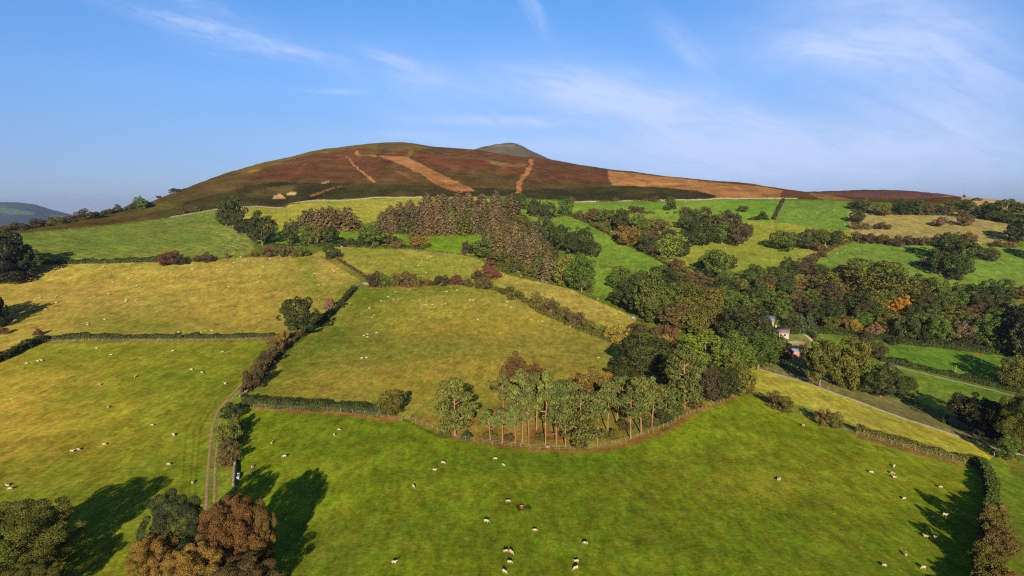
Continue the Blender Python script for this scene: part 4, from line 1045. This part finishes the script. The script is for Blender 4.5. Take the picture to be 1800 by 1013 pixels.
def hedge(pts, h, w, col, label, dens=1.0, leaf=.15, gap=0.0, seed=1, rag=.75):
    global rng
    rng = np.random.default_rng(seed)
    X, Y, dx, dy = ground_line(pts, 0.5)
    d = math.hypot(X.mean(), Y.mean()); leaf = max(leaf, d * 0.0007)
    L = len(X) * .5
    n = int(min(45000, dens * L * (2 * h + w) / (leaf * leaf * .9)))
    i = rng.integers(0, len(X), n)
    u = rng.uniform(0, 1, n) * (2 * h + w)
    hh = h * (1 + rag * fbm(X[i] / 3.5, Y[i] / 3.5, seed, 3)); ww = w * (1 + rag * fbm(X[i] / 3, Y[i] / 3, seed + 9, 3))
    side = np.where(u < h, -1, np.where(u < 2 * h, 1, 0))
    top = side == 0
    zz = np.where(top, hh * rng.uniform(.88, 1.05, n), hh * ((u % h) / h))
    oo = np.where(top, rng.uniform(-.5, .5, n) * ww, side * ww * .5 * (1 - .25 * (zz / hh) ** 3)) + rng.normal(size=n) * leaf * .5
    x = X[i] - dy[i] * oo + rng.normal(size=n) * .25; y = Y[i] + dx[i] * oo + rng.normal(size=n) * .25
    P = np.stack([x, y, height(x, y) + zz], 1)
    Nn = np.stack([-dy[i] * side, dx[i] * side, np.where(top, 1.0, .35)], 1)
    ok = np.ones(n, bool)
    if gap: ok = fbm(X[i] / 4, Y[i] / 4, seed + 5, 2) > -gap
    V, F, t = leaves(P[ok], Nn[ok], leaf, .6)
    # woody core
    core = []
    m = len(X)
    for k, (o, z) in enumerate(((-.3, -.1), (-.3, .75), (.3, .75), (.3, -.1))):
        cx_, cy_ = X - dy * o * w, Y + dx * o * w
        core.append(np.stack([cx_, cy_, height(cx_, cy_) + z * h], 1))
    Vc = np.stack(core, 1).reshape(-1, 3)
    ii = np.arange(m - 1)
    Fc = np.concatenate([np.stack([ii * 4 + a, (ii + 1) * 4 + a, (ii + 1) * 4 + a + 1, ii * 4 + a + 1], 1) for a in range(3)]) + len(V)
    if gap: Fc = Fc[:0]
    me = mesh_np('hedge', np.concatenate([V, Vc]), [np.concatenate([F, Fc])], [LEAF, BARK], None, np.concatenate([t, np.ones(len(Fc))]))
    o = tag(link('hedge', me), label, 'hedge', 'field hedges')
    o.color = (*(lin(LEAFCOL[col]) * KL), 1)
    return o
hedge([(-80, 668), (0, 634), (45, 613), (78, 600)], 2.2, 2.4, 'dark', 'dark clipped hedge bending down to the left edge of the picture', seed=1)
hedge([(79, 598), (150, 596), (250, 595), (318, 595)], 2.0, 2.0, 'dark', 'long dark clipped hedge between golden pasture and green pasture', seed=2)
hedge([(327, 595), (400, 594), (482, 593)], 2.0, 2.0, 'dark', 'dark clipped hedge section between the gap and the oak', seed=3)
hedge([(66, 464), (140, 463), (200, 462), (276, 460)], 2.2, 2.0, 'dark', 'thin dark hedge below the green hill field', seed=4)
hedge([(560, 572), (585, 551), (604, 530), (622, 510)], 1.9, 2.0, 'dark', 'dark upper part of the sunken diagonal hedge', seed=5)
hedge([(432, 690), (450, 668), (470, 645), (490, 620), (520, 596), (545, 582)], 2.0, 2.6, 'brown', 'overgrown brown diagonal hedge between track and golden field', seed=6, rag=.6)
hedge([(428, 712), (470, 714), (520, 716), (600, 721), (650, 726), (680, 729)], 2.3, 3.4, 'dark', 'broad dark hedge above the strip of red earth', seed=7)
hedge([(1508, 761), (1560, 776), (1600, 786), (1660, 802), (1700, 812), (1722, 817)], 1.7, 1.8, 'olive', 'clipped olive-brown hedge between near meadow and pale sloping field', seed=8)
hedge([(1718, 815), (1734, 832), (1743, 856), (1744, 882), (1740, 908)], 2.2, 2.0, 'green', 'green hedge curving down the right side of the near meadow', seed=9)
hedge([(1740, 908), (1740, 940), (1736, 980), (1726, 1030), (1716, 1080)], 2.6, 2.3, 'olive', 'ragged olive hedge at the lower right corner', seed=10, rag=.6)
hedge([(1552, 635), (1600, 646), (1650, 657), (1720, 674), (1795, 691)], 2.3, 2.0, 'dark', 'dark hedge along the grey lane', seed=11)
hedge([(1388, 570), (1410, 581), (1428, 592), (1440, 602)], 1.8, 1.8, 'dark', 'dark garden hedge beside the farm drive', seed=12)
hedge([(592, 456), (615, 470), (640, 487), (648, 494)], 1.4, 1.2, 'brown', 'thin brown hedge running down between golden pastures', seed=13)
hedge([(848, 506), (880, 514), (905, 522), (930, 536), (945, 546)], 1.8, 2.0, 'olive', 'low olive hedge between red bush and golden field', seed=14, gap=.25)
hedge([(945, 548), (985, 564), (1020, 580), (1060, 596), (1080, 604)], 2.0, 2.2, 'olive', 'olive hedge above the right side of the golden field', seed=15)
hedge([(1360, 387), (1366, 374), (1373, 360), (1377, 352)], 1.6, 1.8, 'darkbrown', 'straight dark hedge between two bright upper fields', seed=16)
hedge([(1424, 462), (1440, 452), (1458, 440), (1482, 430), (1500, 424)], 2.2, 2.2, 'brown', 'ragged brown hedge left of the bright hill field', seed=17, gap=.3)
hedge([(1500, 425), (1560, 429), (1620, 431), (1650, 431)], 1.8, 2.0, 'darkbrown', 'dark brown hedge below the stubble field', seed=18, gap=.3)
hedge([(600, 434), (660, 436), (740, 441), (800, 447), (835, 453)], 0.9, .8, 'olive', 'low grassy hedge line below the green conifer field', seed=19, gap=.15)
hedge([(1055, 380), (1110, 376), (1180, 376), (1250, 374), (1300, 373)], 1.5, 2.0, 'brown', 'broken brown hedge across the upper pasture', seed=20, gap=-.02)
hedge([(1045, 355), (1100, 354), (1160, 354)], 1.2, 1.5, 'brown', 'low brown scrub along the moor wall', seed=21, gap=.0)
hedge([(930, 378), (960, 386), (1000, 378), (1040, 396), (1090, 424), (1150, 452), (1205, 482)], 2.0, 3.5, 'olive', 'scrubby olive hedge bottom under the hedgerow trees', seed=22, gap=.3)
hedge([(470, 433), (540, 433), (620, 434), (700, 436), (745, 438)], 1.6, 2.2, 'dark', 'dark hedge bottom under the trees below the conifers', seed=23, gap=.35)
hedge([(1330, 595), (1400, 583), (1470, 586), (1600, 605), (1700, 616), (1780, 626)], 2.6, 5.0, 'dark', 'dark bramble edge along the foot of the valley wood', seed=24, gap=.45, rag=.6)
hedge([(1500, 372), (1580, 378), (1660, 379), (1720, 384), (1790, 396)], 2.0, 3.0, 'dark', 'dark hedge under the right skyline trees', seed=25, gap=.35, rag=.6)
hedge([(0, 407), (60, 399), (130, 384), (200, 375), (260, 362)], 1.8, 2.5, 'darkbrown', 'ragged dark thorn hedge along the left skyline', seed=26, gap=.12, rag=.6)

def wall(pts, h, w, label, seed=1, mat=None):
    X, Y, dx, dy = ground_line(pts, 0.7)
    n = len(X)
    hh = h * (1 + .3 * fbm(X / 1.2, Y / 1.2, seed, 2) + .25 * fbm(X / 9, Y / 9, seed + 3, 2))
    V = []
    for o, z in ((-.5, -.3), (-.46, .55), (-.3, 1.0), (.3, 1.0), (.46, .55), (.5, -.3)):
        ww = w * (1 + .25 * fbm(X / .9 + z * 5, Y / .9, seed + 4, 2))
        x, y = X - dy * o * ww, Y + dx * o * ww
        V.append(np.stack([x, y, height(X, Y) + z * hh], 1))
    V = np.stack(V, 1).reshape(-1, 3); m = 6
    i, j = np.meshgrid(np.arange(n - 1), np.arange(m - 1), indexing='ij'); k = (i * m + j).ravel()
    F = np.stack([k, k + m, k + m + 1, k + 1], 1)
    caps = np.array([[0, 1, 2, 3], [0, 3, 4, 5], [5, 4, 3, 0]]); e = (n - 1) * m
    F = np.concatenate([F, caps[:2], caps[:2] + e])
    return tag(link('stone_wall', mesh_np('stone_wall', V, F, [mat or STONE])), label, 'wall', 'dry stone walls')
wall([(300, 383), (340, 376), (390, 368), (450, 364), (496, 366)], 1.1, .9, 'grey dry stone wall along the top of the green hill field', 1)
wall([(497, 366), (506, 361), (516, 358), (560, 353), (650, 349), (742, 347)], 1.1, .9, 'long pale dry stone wall at the foot of the moor', 2)
wall([(1010, 356), (1060, 355), (1130, 354)], 1.2, .9, 'broken pale wall below the brown scrub', 3)
wall([(1135, 354), (1250, 351), (1330, 350), (1402, 350)], 1.2, .9, 'straight pale wall below the cut bracken', 4)
wall([(414, 812), (413, 825), (412, 840), (410, 856)], .9, .7, 'short stone wall beside the metal trough', 5, plain('tan_stone', (0.17, 0.13, 0.08), .9, 1.5, .5))
wall([(422, 699), (432, 692)], .9, .8, 'small white stone wall end by the track bend', 6)
wall([(622, 510), (630, 504), (638, 500), (650, 500)], 1.2, .8, 'stone wall corner at the top of the diagonal hedge', 7)

WIRE = plain('fence_wire', (0.2, 0.18, 0.15), .6, 5, .2, 0.0)
def fence(pts, gap, label, ht=1.1, rad=.042, wires=True, seed=1):
    r = random.Random(seed)
    X, Y, dx, dy = ground_line(pts, gap)
    Z = height(X, Y)
    if len(X) > 100: k = np.linspace(0, len(X) - 1, 100).astype(int); X, Y, Z = X[k], Y[k], Z[k]
    e = link('fence', None); e.location = (X[0], Y[0], Z[0]); tag(e, label, 'fence', 'post and wire fences')
    mb = MB(); mb.tube([(0, 0, -.3), (0, 0, .6), (0, 0, 1.0)], [rad, rad, rad * .92], 7)
    me = mb.mesh('post', [POSTWOOD])
    for x, y, z in zip(X, Y, Z):
        o = link('post', me, e); o.location = (x - X[0], y - Y[0], z - Z[0])
        o.rotation_euler = (r.uniform(-.06, .06), r.uniform(-.06, .06), r.uniform(0, 6))
        o.scale = (1, 1, ht * r.uniform(.88, 1.12))
    if wires:
        wb = MB()
        for k in (.35, .7, .98):
            wb.tube([(x - X[0], y - Y[0], z - Z[0] + ht * k) for x, y, z in zip(X, Y, Z)], .012, 3, cap=False)
        link('wire', wb.mesh('wire', [WIRE]), e)
fence([(78, 602), (140, 600), (200, 600), (320, 600), (400, 599), (480, 597)], 2.6, 'post and wire fence in front of the long clipped hedge', seed=1)
fence([(446, 717), (520, 721), (600, 724), (690, 737), (706, 740)], 3.6, 'post fence above the strip of red earth', seed=2)
fence([(708, 735), (740, 744), (770, 760), (800, 772), (880, 783), (940, 789), (1000, 791)], 2.4, 'post and wire fence below the left half of the pines', seed=3)
fence([(1003, 791), (1050, 789), (1110, 773), (1165, 753), (1210, 730), (1250, 715), (1310, 690)], 2.4, 'post and wire fence curving below the right half of the pines', seed=4)
fence([(1320, 690), (1360, 712), (1400, 724), (1450, 748), (1505, 764)], 3.2, 'post fence beside the two pairs of brown bushes', seed=5)
fence([(1508, 765), (1560, 780), (1600, 790), (1660, 806), (1697, 815)], 2.8, 'post fence in front of the clipped olive-brown hedge', seed=6)
fence([(895, 522), (950, 548), (1010, 577), (1080, 609)], 3.4, 'pale post fence along the golden field hedge', seed=7)
fence([(1335, 648), (1380, 660), (1430, 676), (1470, 690)], 3.0, 'post fence above the pale track', seed=8)
fence([(1580, 698), (1640, 704), (1700, 710), (1760, 716)], 3.2, 'pale post fence below the row of big trees', ht=1.1, seed=9)
fence([(700, 441), (750, 444), (800, 449), (830, 455)], 4.0, 'thin distant post fence above the sheep pasture', seed=10)
fence([(0, 420), (60, 411), (120, 404), (185, 397)], 5.0, 'thin distant post fence above the green hill field', seed=11)

# gate between the right-hand fields
def gate(px, py, length, rot, label):
    p = ground_at(px, py); e = link('field_gate', None); e.location = p; e.rotation_euler = (0, 0, rot)
    tag(e, label, 'gate')
    for s in (-1, 1):
        mb = MB(); mb.box((s * (length / 2 + .15), 0, -.3), (.22, .22, 1.9), 0, taper=.9); link('gate_post', mb.mesh('gate_post', [PALEWOOD]), e)
    mb = MB()
    for z in (.25, .5, .75, 1.0, 1.2): mb.box((0, 0, z), (length, .05, .09))
    mb.box((-length / 2 + .06, 0, .2), (.09, .06, 1.15)); mb.box((length / 2 - .06, 0, .2), (.09, .06, 1.15))
    link('gate_bars', mb.mesh('gate_bars', [PALEWOOD]), e)
PALEWOOD = plain('pale_wood', (0.30, 0.26, 0.2), .8, 3, .2)
gate(1756, 801, 3.0, .2, 'pale wooden gate between right-hand hedge and bright tree')

# ------------------------------------------------------------------ farm
def gabled(name, px, py, L, Wd, wallh, ridge, rot, wallm, roofm, label, cat, extras=None, over=.3):
    p = ground_at(px, py); e = link(name, None); e.location = (p[0], p[1], p[2] - .1); e.rotation_euler = (0, 0, rot)
    tag(e, label, cat)
    mb = MB()
    x, y = L / 2, Wd / 2
    mb.add([(-x, -y, -1.5), (x, -y, -1.5), (x, y, -1.5), (-x, y, -1.5), (-x, -y, wallh), (x, -y, wallh), (x, y, wallh), (-x, y, wallh), (-x, 0, ridge - .05), (x, 0, ridge - .05)],
           [(0, 1, 5, 4), (1, 2, 6, 5), (2, 3, 7, 6), (3, 0, 4, 7)], [(5, 6, 9), (7, 4, 8)])
    link('wall', mb.mesh('wall', [wallm]), e)
    mb = MB(); xo, k = x + over, over * (ridge - wallh) / y
    for s in (-1, 1):
        a = [(-xo, s * (y + over), wallh - k), (xo, s * (y + over), wallh - k), (xo, 0, ridge), (-xo, 0, ridge)]
        b = [(q[0], q[1], q[2] + .16) for q in a]
        mb.add(a + b, [(0, 1, 2, 3), (7, 6, 5, 4), (0, 4, 5, 1), (1, 5, 6, 2), (3, 2, 6, 7), (0, 3, 7, 4)])
    roof = link('roof', mb.mesh('roof', [roofm]), e)
    return e, roof
SHEETROOF = plain('weathered_sheet_roof', (0.08, 0.095, 0.12), .6, .7, .2)
TILE = plain('brown_tile', (0.075, 0.055, 0.05), .8, 2, .3)
WHITEWALL = plain('whitewash', (0.18, 0.155, 0.125), .9, 1.2, .12)
TIMBERWALL = plain('tan_boarding', (0.24, 0.17, 0.1), .9, 1.5, .25)
BRICK = plain('pink_brick', (0.26, 0.12, 0.085), .9, 2.5, .35)
DARKGLASS = plain('dark_glass', (0.02, 0.022, 0.028), .15, 1, .1)
SLATE = plain('blue_slate', (0.1, 0.1, 0.13), .6, 2, .25)
def panes(e, spots, wd, hg, frame):
    for x, y, z, ax in spots:
        f = MB(); d = (wd + .2, .08, hg + .2) if ax == 'y' else (.08, wd + .2, hg + .2)
        f.box((x, y, z), d); w_ = link('window', f.mesh('window', [frame]), e)
        g = MB(); s = 1 if (y if ax == 'y' else x) > 0 else -1
        d = (wd, .04, hg) if ax == 'y' else (.04, wd, hg)
        g.box((x, y + .04 * s, z + .1) if ax == 'y' else (x + .04 * s, y, z + .1), d); link('pane', g.mesh('pane', [DARKGLASS]), w_)
b1, _ = gabled('barn', 1318, 572, 22, 9, 3.4, 5.8, -.35, TIMBERWALL, SHEETROOF, 'long barn with blue-grey sheet roof half hidden by the central wood', 'barn')
mb = MB(); mb.box((5, -4.52, 0), (3.2, .08, 2.7)); link('door', mb.mesh('door', [plain('barn_door', (.09, .07, .05), .9)]), b1)
b2, r2 = gabled('cottage', 1374, 592, 6.6, 5.0, 2.6, 4.4, -.5, WHITEWALL, TILE, 'small whitewashed cottage with brown roof beside the farm drive', 'house')
mb = MB(); mb.box((-2.8, 0, 3.9), (.7, .9, 1.7)); link('chimney', mb.mesh('chimney', [WHITEWALL]), r2)
panes(b2, [(-1.8, -2.51, .9, 'y'), (1.8, -2.51, .9, 'y')], .8, 1.0, PALEWOOD)
mb = MB(); mb.box((0, -2.53, 0), (.95, .07, 2.0)); link('door', mb.mesh('door', [plain('cottage_door', (.07, .05, .04), .8)]), b2)
b3, _ = gabled('brick_shed', 1391, 630, 4.4, 5.5, 3.6, 5.2, .35, BRICK, SLATE, 'pink brick shed with slate roof beside the red bush', 'shed')
mb = MB(); mb.box((0, -2.78, 0), (1.6, .07, 2.2)); link('door', mb.mesh('door', [plain('shed_door', (.16, .06, .05), .8)]), b3)
b4, _ = gabled('cabin', 1690, 523, 4.6, 3, 2.0, 2.7, -.15, WHITEWALL, SLATE, 'tiny white cabin at the edge of the valley wood', 'cabin')
panes(b4, [(-1.2, -1.51, .8, 'y'), (1.2, -1.51, .8, 'y')], .7, .7, PALEWOOD)
b5, _ = gabled('stone_shed', 1712, 376, 6, 4, 2.2, 3.4, .1, WHITEWALL, SLATE, 'low pale shed among the right skyline trees', 'shed')
mb = MB(); mb.box((0, -2.02, 0), (1.2, .06, 1.9)); link('door', mb.mesh('door', [plain('low_door', (.06, .05, .05), .8)]), b5)

# metal trough, lick tub, boulders, tarpaulin, pole
p = ground_at(417, 841); p2 = ground_at(419, 832)
t = link('water_trough', None); t.location = p; t.rotation_euler = (0, 0, math.atan2(p2[1] - p[1], p2[0] - p[0])); tag(t, 'pale metal water trough beside the short stone wall', 'trough')
GALV = plain('galvanised_metal', (0.30, 0.31, 0.33), .4, 2, .15, .3)
mb = MB(); L_, W_, H_ = 2.6, .9, .75
mb.box((0, -W_ / 2, 0), (L_, .05, H_)); mb.box((0, W_ / 2, 0), (L_, .05, H_)); mb.box((-L_ / 2 + .03, 0, .002), (.05, W_ - .06, H_ - .004)); mb.box((L_ / 2 - .03, 0, .002), (.05, W_ - .06, H_ - .004)); mb.box((0, 0, .05), (L_ - .12, W_ - .06, .04))
link('basin', mb.mesh('basin', [GALV]), t)
mb = MB(); mb.box((0, 0, .58), (L_ - .14, W_ - .07, .02)); link('water', mb.mesh('water', [plain('trough_water', (.10, .12, .15), .05, 1, .05)]), t)
mb = MB()
for x in (-1, 1):
    mb.box((x, 0, -.2), (.16, .8, .25))
link('foot', mb.mesh('foot', [GALV]), t)

def lathe(mb, prof, n=20):
    V, Q = [], []
    for r, z in prof:
        for k in range(n): V.append((r * math.cos(2 * math.pi * k / n), r * math.sin(2 * math.pi * k / n), z))
    for i in range(len(prof) - 1):
        for k in range(n): Q.append((i * n + k, i * n + (k + 1) % n, (i + 1) * n + (k + 1) % n, (i + 1) * n + k))
    mb.add(V, Q)
mb = MB(); lathe(mb, [(0.02, 0), (.34, 0), (.42, .42), (.45, .42), (.40, .40), (.38, .3), (.02, .28)])
o = tag(link('feed_tub', mb.mesh('feed_tub', [plain('orange_plastic', (.22, .075, .05), .6, 2, .2)], True)), 'round orange-red feed tub in worn grass in the near meadow', 'tub'); o.location = ground_at(917, 893)

def boulder(px, py, s, label, seed):
    g = np.random.default_rng(seed); V, F = [], []
    n, m = 12, 7
    for i in range(m):
        th = math.pi * i / (m - 1)
        for k in range(n):
            ph = 2 * math.pi * k / n; d = np.array((math.sin(th) * math.cos(ph), math.sin(th) * math.sin(ph), math.cos(th)))
            r = 1 + .5 * float(fbm(d[0] * 1.3 + seed, d[1] * 1.3 + d[2], seed, 2))
            V.append(d * r * s * np.array((1, .8, .6)))
    for i in range(m - 1):
        for k in range(n): F.append((i * n + k, (i + 1) * n + k, (i + 1) * n + (k + 1) % n, i * n + (k + 1) % n))
    o = link('boulder', mesh_np('boulder', V, np.array(F), [STONE])); p = ground_at(px, py); o.location = (p[0], p[1], p[2] + s * .15)
    tag(o, label, 'rock', 'loose field stones')
boulder(424, 698, .7, 'pale boulder at the bend of the track', 1)
boulder(418, 712, .6, 'pale boulder beside the track below the bend', 2)
boulder(962, 786, .5, 'pale stump-like boulder under the middle pines', 3)
boulder(410, 862, .5, 'pale stone at the lower end of the short wall', 4)
boulder(305, 466, .8, 'pale stone under the reddish bush on the pasture hedge', 5)

p = ground_at(1113, 559)
g = np.random.default_rng(3); V, F = [], []
for i in range(7):
    for k in range(14):
        th = i / 6 * math.pi / 2; ph = 2 * math.pi * k / 14
        r = 1 + .2 * math.sin(3 * ph + i) + g.uniform(-.06, .06)
        V.append((.95 * r * math.cos(th) * math.cos(ph), .7 * r * math.cos(th) * math.sin(ph), .8 * math.sin(th) - .1))
for i in range(6):
    for k in range(14): F.append((i * 14 + k, i * 14 + (k + 1) % 14, (i + 1) * 14 + (k + 1) % 14, (i + 1) * 14 + k))
o = tag(link('tarpaulin', mesh_np('tarpaulin', V, np.array(F), [plain('blue_tarpaulin', (.06, .17, .24), .5, 2, .2)])), 'small light blue tarpaulin heap at the edge of the central wood', 'tarpaulin'); o.location = p
mb = MB(); mb.tube([(0, 0, -.5), (0, 0, 3.0)], [.06, .05], 8); mb.box((0, 0, 2.8), (.5, .06, .06))
o = tag(link('marker_post', mb.mesh('marker_post', [plain('pale_post', (.2, .19, .16), .8)])), 'thin pale marker pole in the lower field near the lane', 'pole'); o.location = ground_at(1680, 655)

# ------------------------------------------------------------------ sheep
WOOL = plain('fleece', (0.21, 0.165, 0.11), 1.0, 14, .22)
FACE = plain('sheep_face', (0.2, 0.155, 0.115), .9, 8, .2)
DARKWOOL = plain('dark_fleece', (0.05, 0.032, 0.022), 1.0, 14, .25)
def make_sheep(pose, dark=False):
    """one body grown from a skeleton: barrel, neck, head with ears, four jointed legs"""
    lying = pose == 'lying'
    zb = .52 if not lying else .26
    v, e, r = [], [], []
    def add(p, rad, par=None):
        v.append(p); r.append(rad)
        if par is not None: e.append((par, len(v) - 1))
        return len(v) - 1
    a = add((-.12, 0, zb + .02), (.24, .235)); b = add((-.36, 0, zb + .02), (.215, .21), a); tl = add((-.53, 0, zb - .02), (.09, .1), b); add((-.57, 0, zb - .16), (.03, .03), tl)
    c = add((.13, 0, zb + .01), (.24, .24), a); d = add((.34, 0, zb + .03), (.19, .2), c)
    if pose == 'graze': neck = [((.5, 0, zb - .06), .115), ((.62, 0, zb - .23), .085), ((.68, .0, .17), .075), ((.76, .0, .06), .048)]
    elif pose == 'stand': neck = [((.48, 0, zb + .17), .115), ((.56, 0, zb + .3), .085), ((.68, .02, zb + .31), .075), ((.79, .03, zb + .24), .046)]
    else: neck = [((.47, .03, zb + .15), .115), ((.54, .06, zb + .27), .085), ((.65, .09, zb + .27), .075), ((.74, .12, zb + .2), .046)]
    k = d; ids = []
    for p_, q in neck: k = add(p_, (q, q), k); ids.append(k)
    hp = neck[2][0]
    for s in (-1, 1):
        m = add((hp[0] - .05, hp[1] + s * .09, hp[2] + .05), (.025, .02), ids[2]); add((hp[0] - .08, hp[1] + s * .17, hp[2] + .03), (.022, .014), m)
    for fx, par in ((.26, c), (-.34, b)):
        for s in (-1, 1):
            j = random.Random(int(fx * 100) + s).uniform(-.05, .05)
            if lying:
                h_ = add((fx, s * .17, .2), (.07, .07), par); add((fx + .16, s * .2, .06), (.045, .045), h_)
            else:
                h_ = add((fx, s * .12, zb - .16), (.085, .085), par)
                kn = add((fx + j + (.03 if fx > 0 else -.05), s * .12, .22), (.042, .042), h_)
                add((fx + j, s * .12, 0.0), (.032, .032), kn)
    me = bpy.data.meshes.new('sheep'); me.from_pydata(v, e, []); o = bpy.data.objects.new('sheep_form', me); COL.objects.link(o)
    md = o.modifiers.new('skin', 'SKIN'); md.use_smooth_shade = True
    for i, sv in enumerate(me.skin_vertices[0].data): sv.radius = r[i]; sv.use_root = (i == 0)
    ss = o.modifiers.new('sub', 'SUBSURF'); ss.levels = 1
    dg = bpy.context.evaluated_depsgraph_get(); dg.update()
    out = bpy.data.meshes.new_from_object(o.evaluated_get(dg)); out.name = 'sheep'
    bpy.data.objects.remove(o)
    out.materials.clear()
    for m in ((DARKWOOL, DARKWOOL) if dark else (WOOL, FACE)): out.materials.append(m)
    hx, hz = neck[2][0][0], neck[2][0][2]
    for pl in out.polygons:
        q = pl.center
        pl.material_index = 1 if (q.x > hx - .06 or (q.z < .26 and not lying and q.x < .45)) else 0
    return out
SHEEP = {'graze': make_sheep('graze'), 'stand': make_sheep('stand'), 'lying': make_sheep('lying')}
DARKSHEEP = make_sheep('graze', True)
FLOCKS = [
 ('the far end of the left golden pasture', [(87,474),(91,471),(96,469),(102,469),(182,469),(227,472),(247,470),(338,474),(359,475),(377,475),(381,475),(410,469),(411,462),(424,469),(437,460),(423,452),(431,457),(434,457),(463,469),(474,455),(476,455),(494,457),(511,456)]),
 ('the middle of the left golden pasture', [(227,490),(198,496),(241,502),(247,505),(402,504),(534,472),(553,481),(549,486),(587,477),(569,499),(561,501),(457,487),(453,496),(482,489)]),
 ('the lower left golden pasture', [(166,521),(191,517),(222,527),(221,530),(239,529),(184,562),(153,568),(154,571),(528,509),(507,525),(506,530),(561,527),(314,584),(354,584),(372,582)]),
 ('the tree shadow in the left golden pasture', [(70,524),(61,527),(58,536),(97,522),(99,532),(80,544)]),
 ('the upper half of the left green pasture', [(47,639),(66,635),(73,634),(170,612),(195,623),(304,617),(391,619),(336,650),(355,655),(238,662),(175,676),(396,675)]),
 ('the lower half of the left green pasture', [(190,716),(267,748),(305,765),(183,782),(127,794),(137,791),(296,817),(338,849),(13,853),(18,860)]),
 ('the upper centre pasture', [(722,443),(734,446),(757,451),(752,453),(708,455),(741,459),(701,466),(715,468),(735,467),(749,479)]),
 ('the far edge of the golden centre field', [(695,513),(720,510),(682,521),(670,529),(692,527),(725,528),(738,528),(748,536),(760,535),(777,535),(783,534),(790,528),(785,513),(791,506),(803,510),(826,527),(831,528)]),
 ('the middle of the golden centre field', [(892,531),(890,536),(898,540),(792,550),(755,558),(840,562),(649,542),(658,554),(654,558),(615,533),(607,537),(934,563),(953,565),(1002,574),(1019,571)]),
 ('the near side of the golden centre field', [(646,587),(640,590),(646,593),(662,585),(636,630),(644,629),(499,627),(1052,629)]),
 ('the rough pale strip', [(916,485),(1051,526),(1049,546),(1068,568)]),
 ('the pasture under the moor wall', [(515,370),(519,372),(490,371),(611,352),(649,373),(661,374),(601,434),(626,433)]),
 ('the upper right fields', [(1436,374),(1440,372),(1466,369),(1485,394),(1472,445),(1479,444)]),
 ('the left part of the near meadow', [(478,779),(500,803),(596,756),(588,765),(444,821),(441,835),(727,856),(693,990)]),
 ('the middle of the near meadow', [(779,814),(764,827),(871,807),(885,818),(893,882),(855,917),(940,933),(889,970),(899,972),(896,989),(887,1006),(1029,956),(1013,986),(1012,1000)]),
 ('the right part of the near meadow', [(1369,844),(1531,831),(1571,820),(1569,833),(1572,840),(1589,877),(1653,857),(1661,906),(1640,911),(1627,944),(1645,946),(1592,976),(1554,995),(1623,999),(1412,748)])]
sr = random.Random(9)
for place, pts in FLOCKS:
    pts = sorted(pts)
    for i, (px, py) in enumerate(pts):
        p = ground_at(px, py + 1.5)
        pose = sr.choices(['graze', 'stand', 'lying'], [6, 2, 2 if py < 640 else .4])[0]
        o = link('sheep', SHEEP[pose]); o.location = p
        a = sr.choice([0, math.pi]) + sr.gauss(0, .55) if sr.random() < .75 else sr.uniform(0, 6.28)
        # stand upright on the slope
        ex = .6; sx_ = (height(p[0] + ex, p[1]) - height(p[0] - ex, p[1])) / (2 * ex); sy_ = (height(p[0], p[1] + ex) - height(p[0], p[1] - ex)) / (2 * ex)
        o.rotation_euler = (float(math.atan(sy_)) * .5, float(-math.atan(sx_)) * .5, 0)
        o.rotation_euler.rotate_axis('Z', a)
        k = (.72 + .44 * min(1, math.hypot(p[0], p[1]) / 500)) * sr.uniform(.88, 1.08); o.scale = (k, k * sr.uniform(.95, 1.1), k)
        word = {'graze': 'grazing', 'stand': 'standing', 'lying': 'lying'}[pose]
        o['pose'] = pose
        tag(o, f'cream sheep {word} in {place}, {ORD[i] if i < 20 else ["twenty-first from left", "twenty-second from left", "rightmost"][i - 20]}', 'sheep', 'sheep scattered over the pastures')
for px, py, lab in ((411, 540, 'single dark brown sheep grazing in the left golden pasture'), (729, 470, 'dark brown sheep grazing among cream ones in the upper centre pasture')):
    o = link('sheep', DARKSHEEP); o.location = ground_at(px, py); o.rotation_euler = (0, 0, .3); o.scale = (.95,) * 3
    tag(o, lab, 'sheep', 'sheep scattered over the pastures')
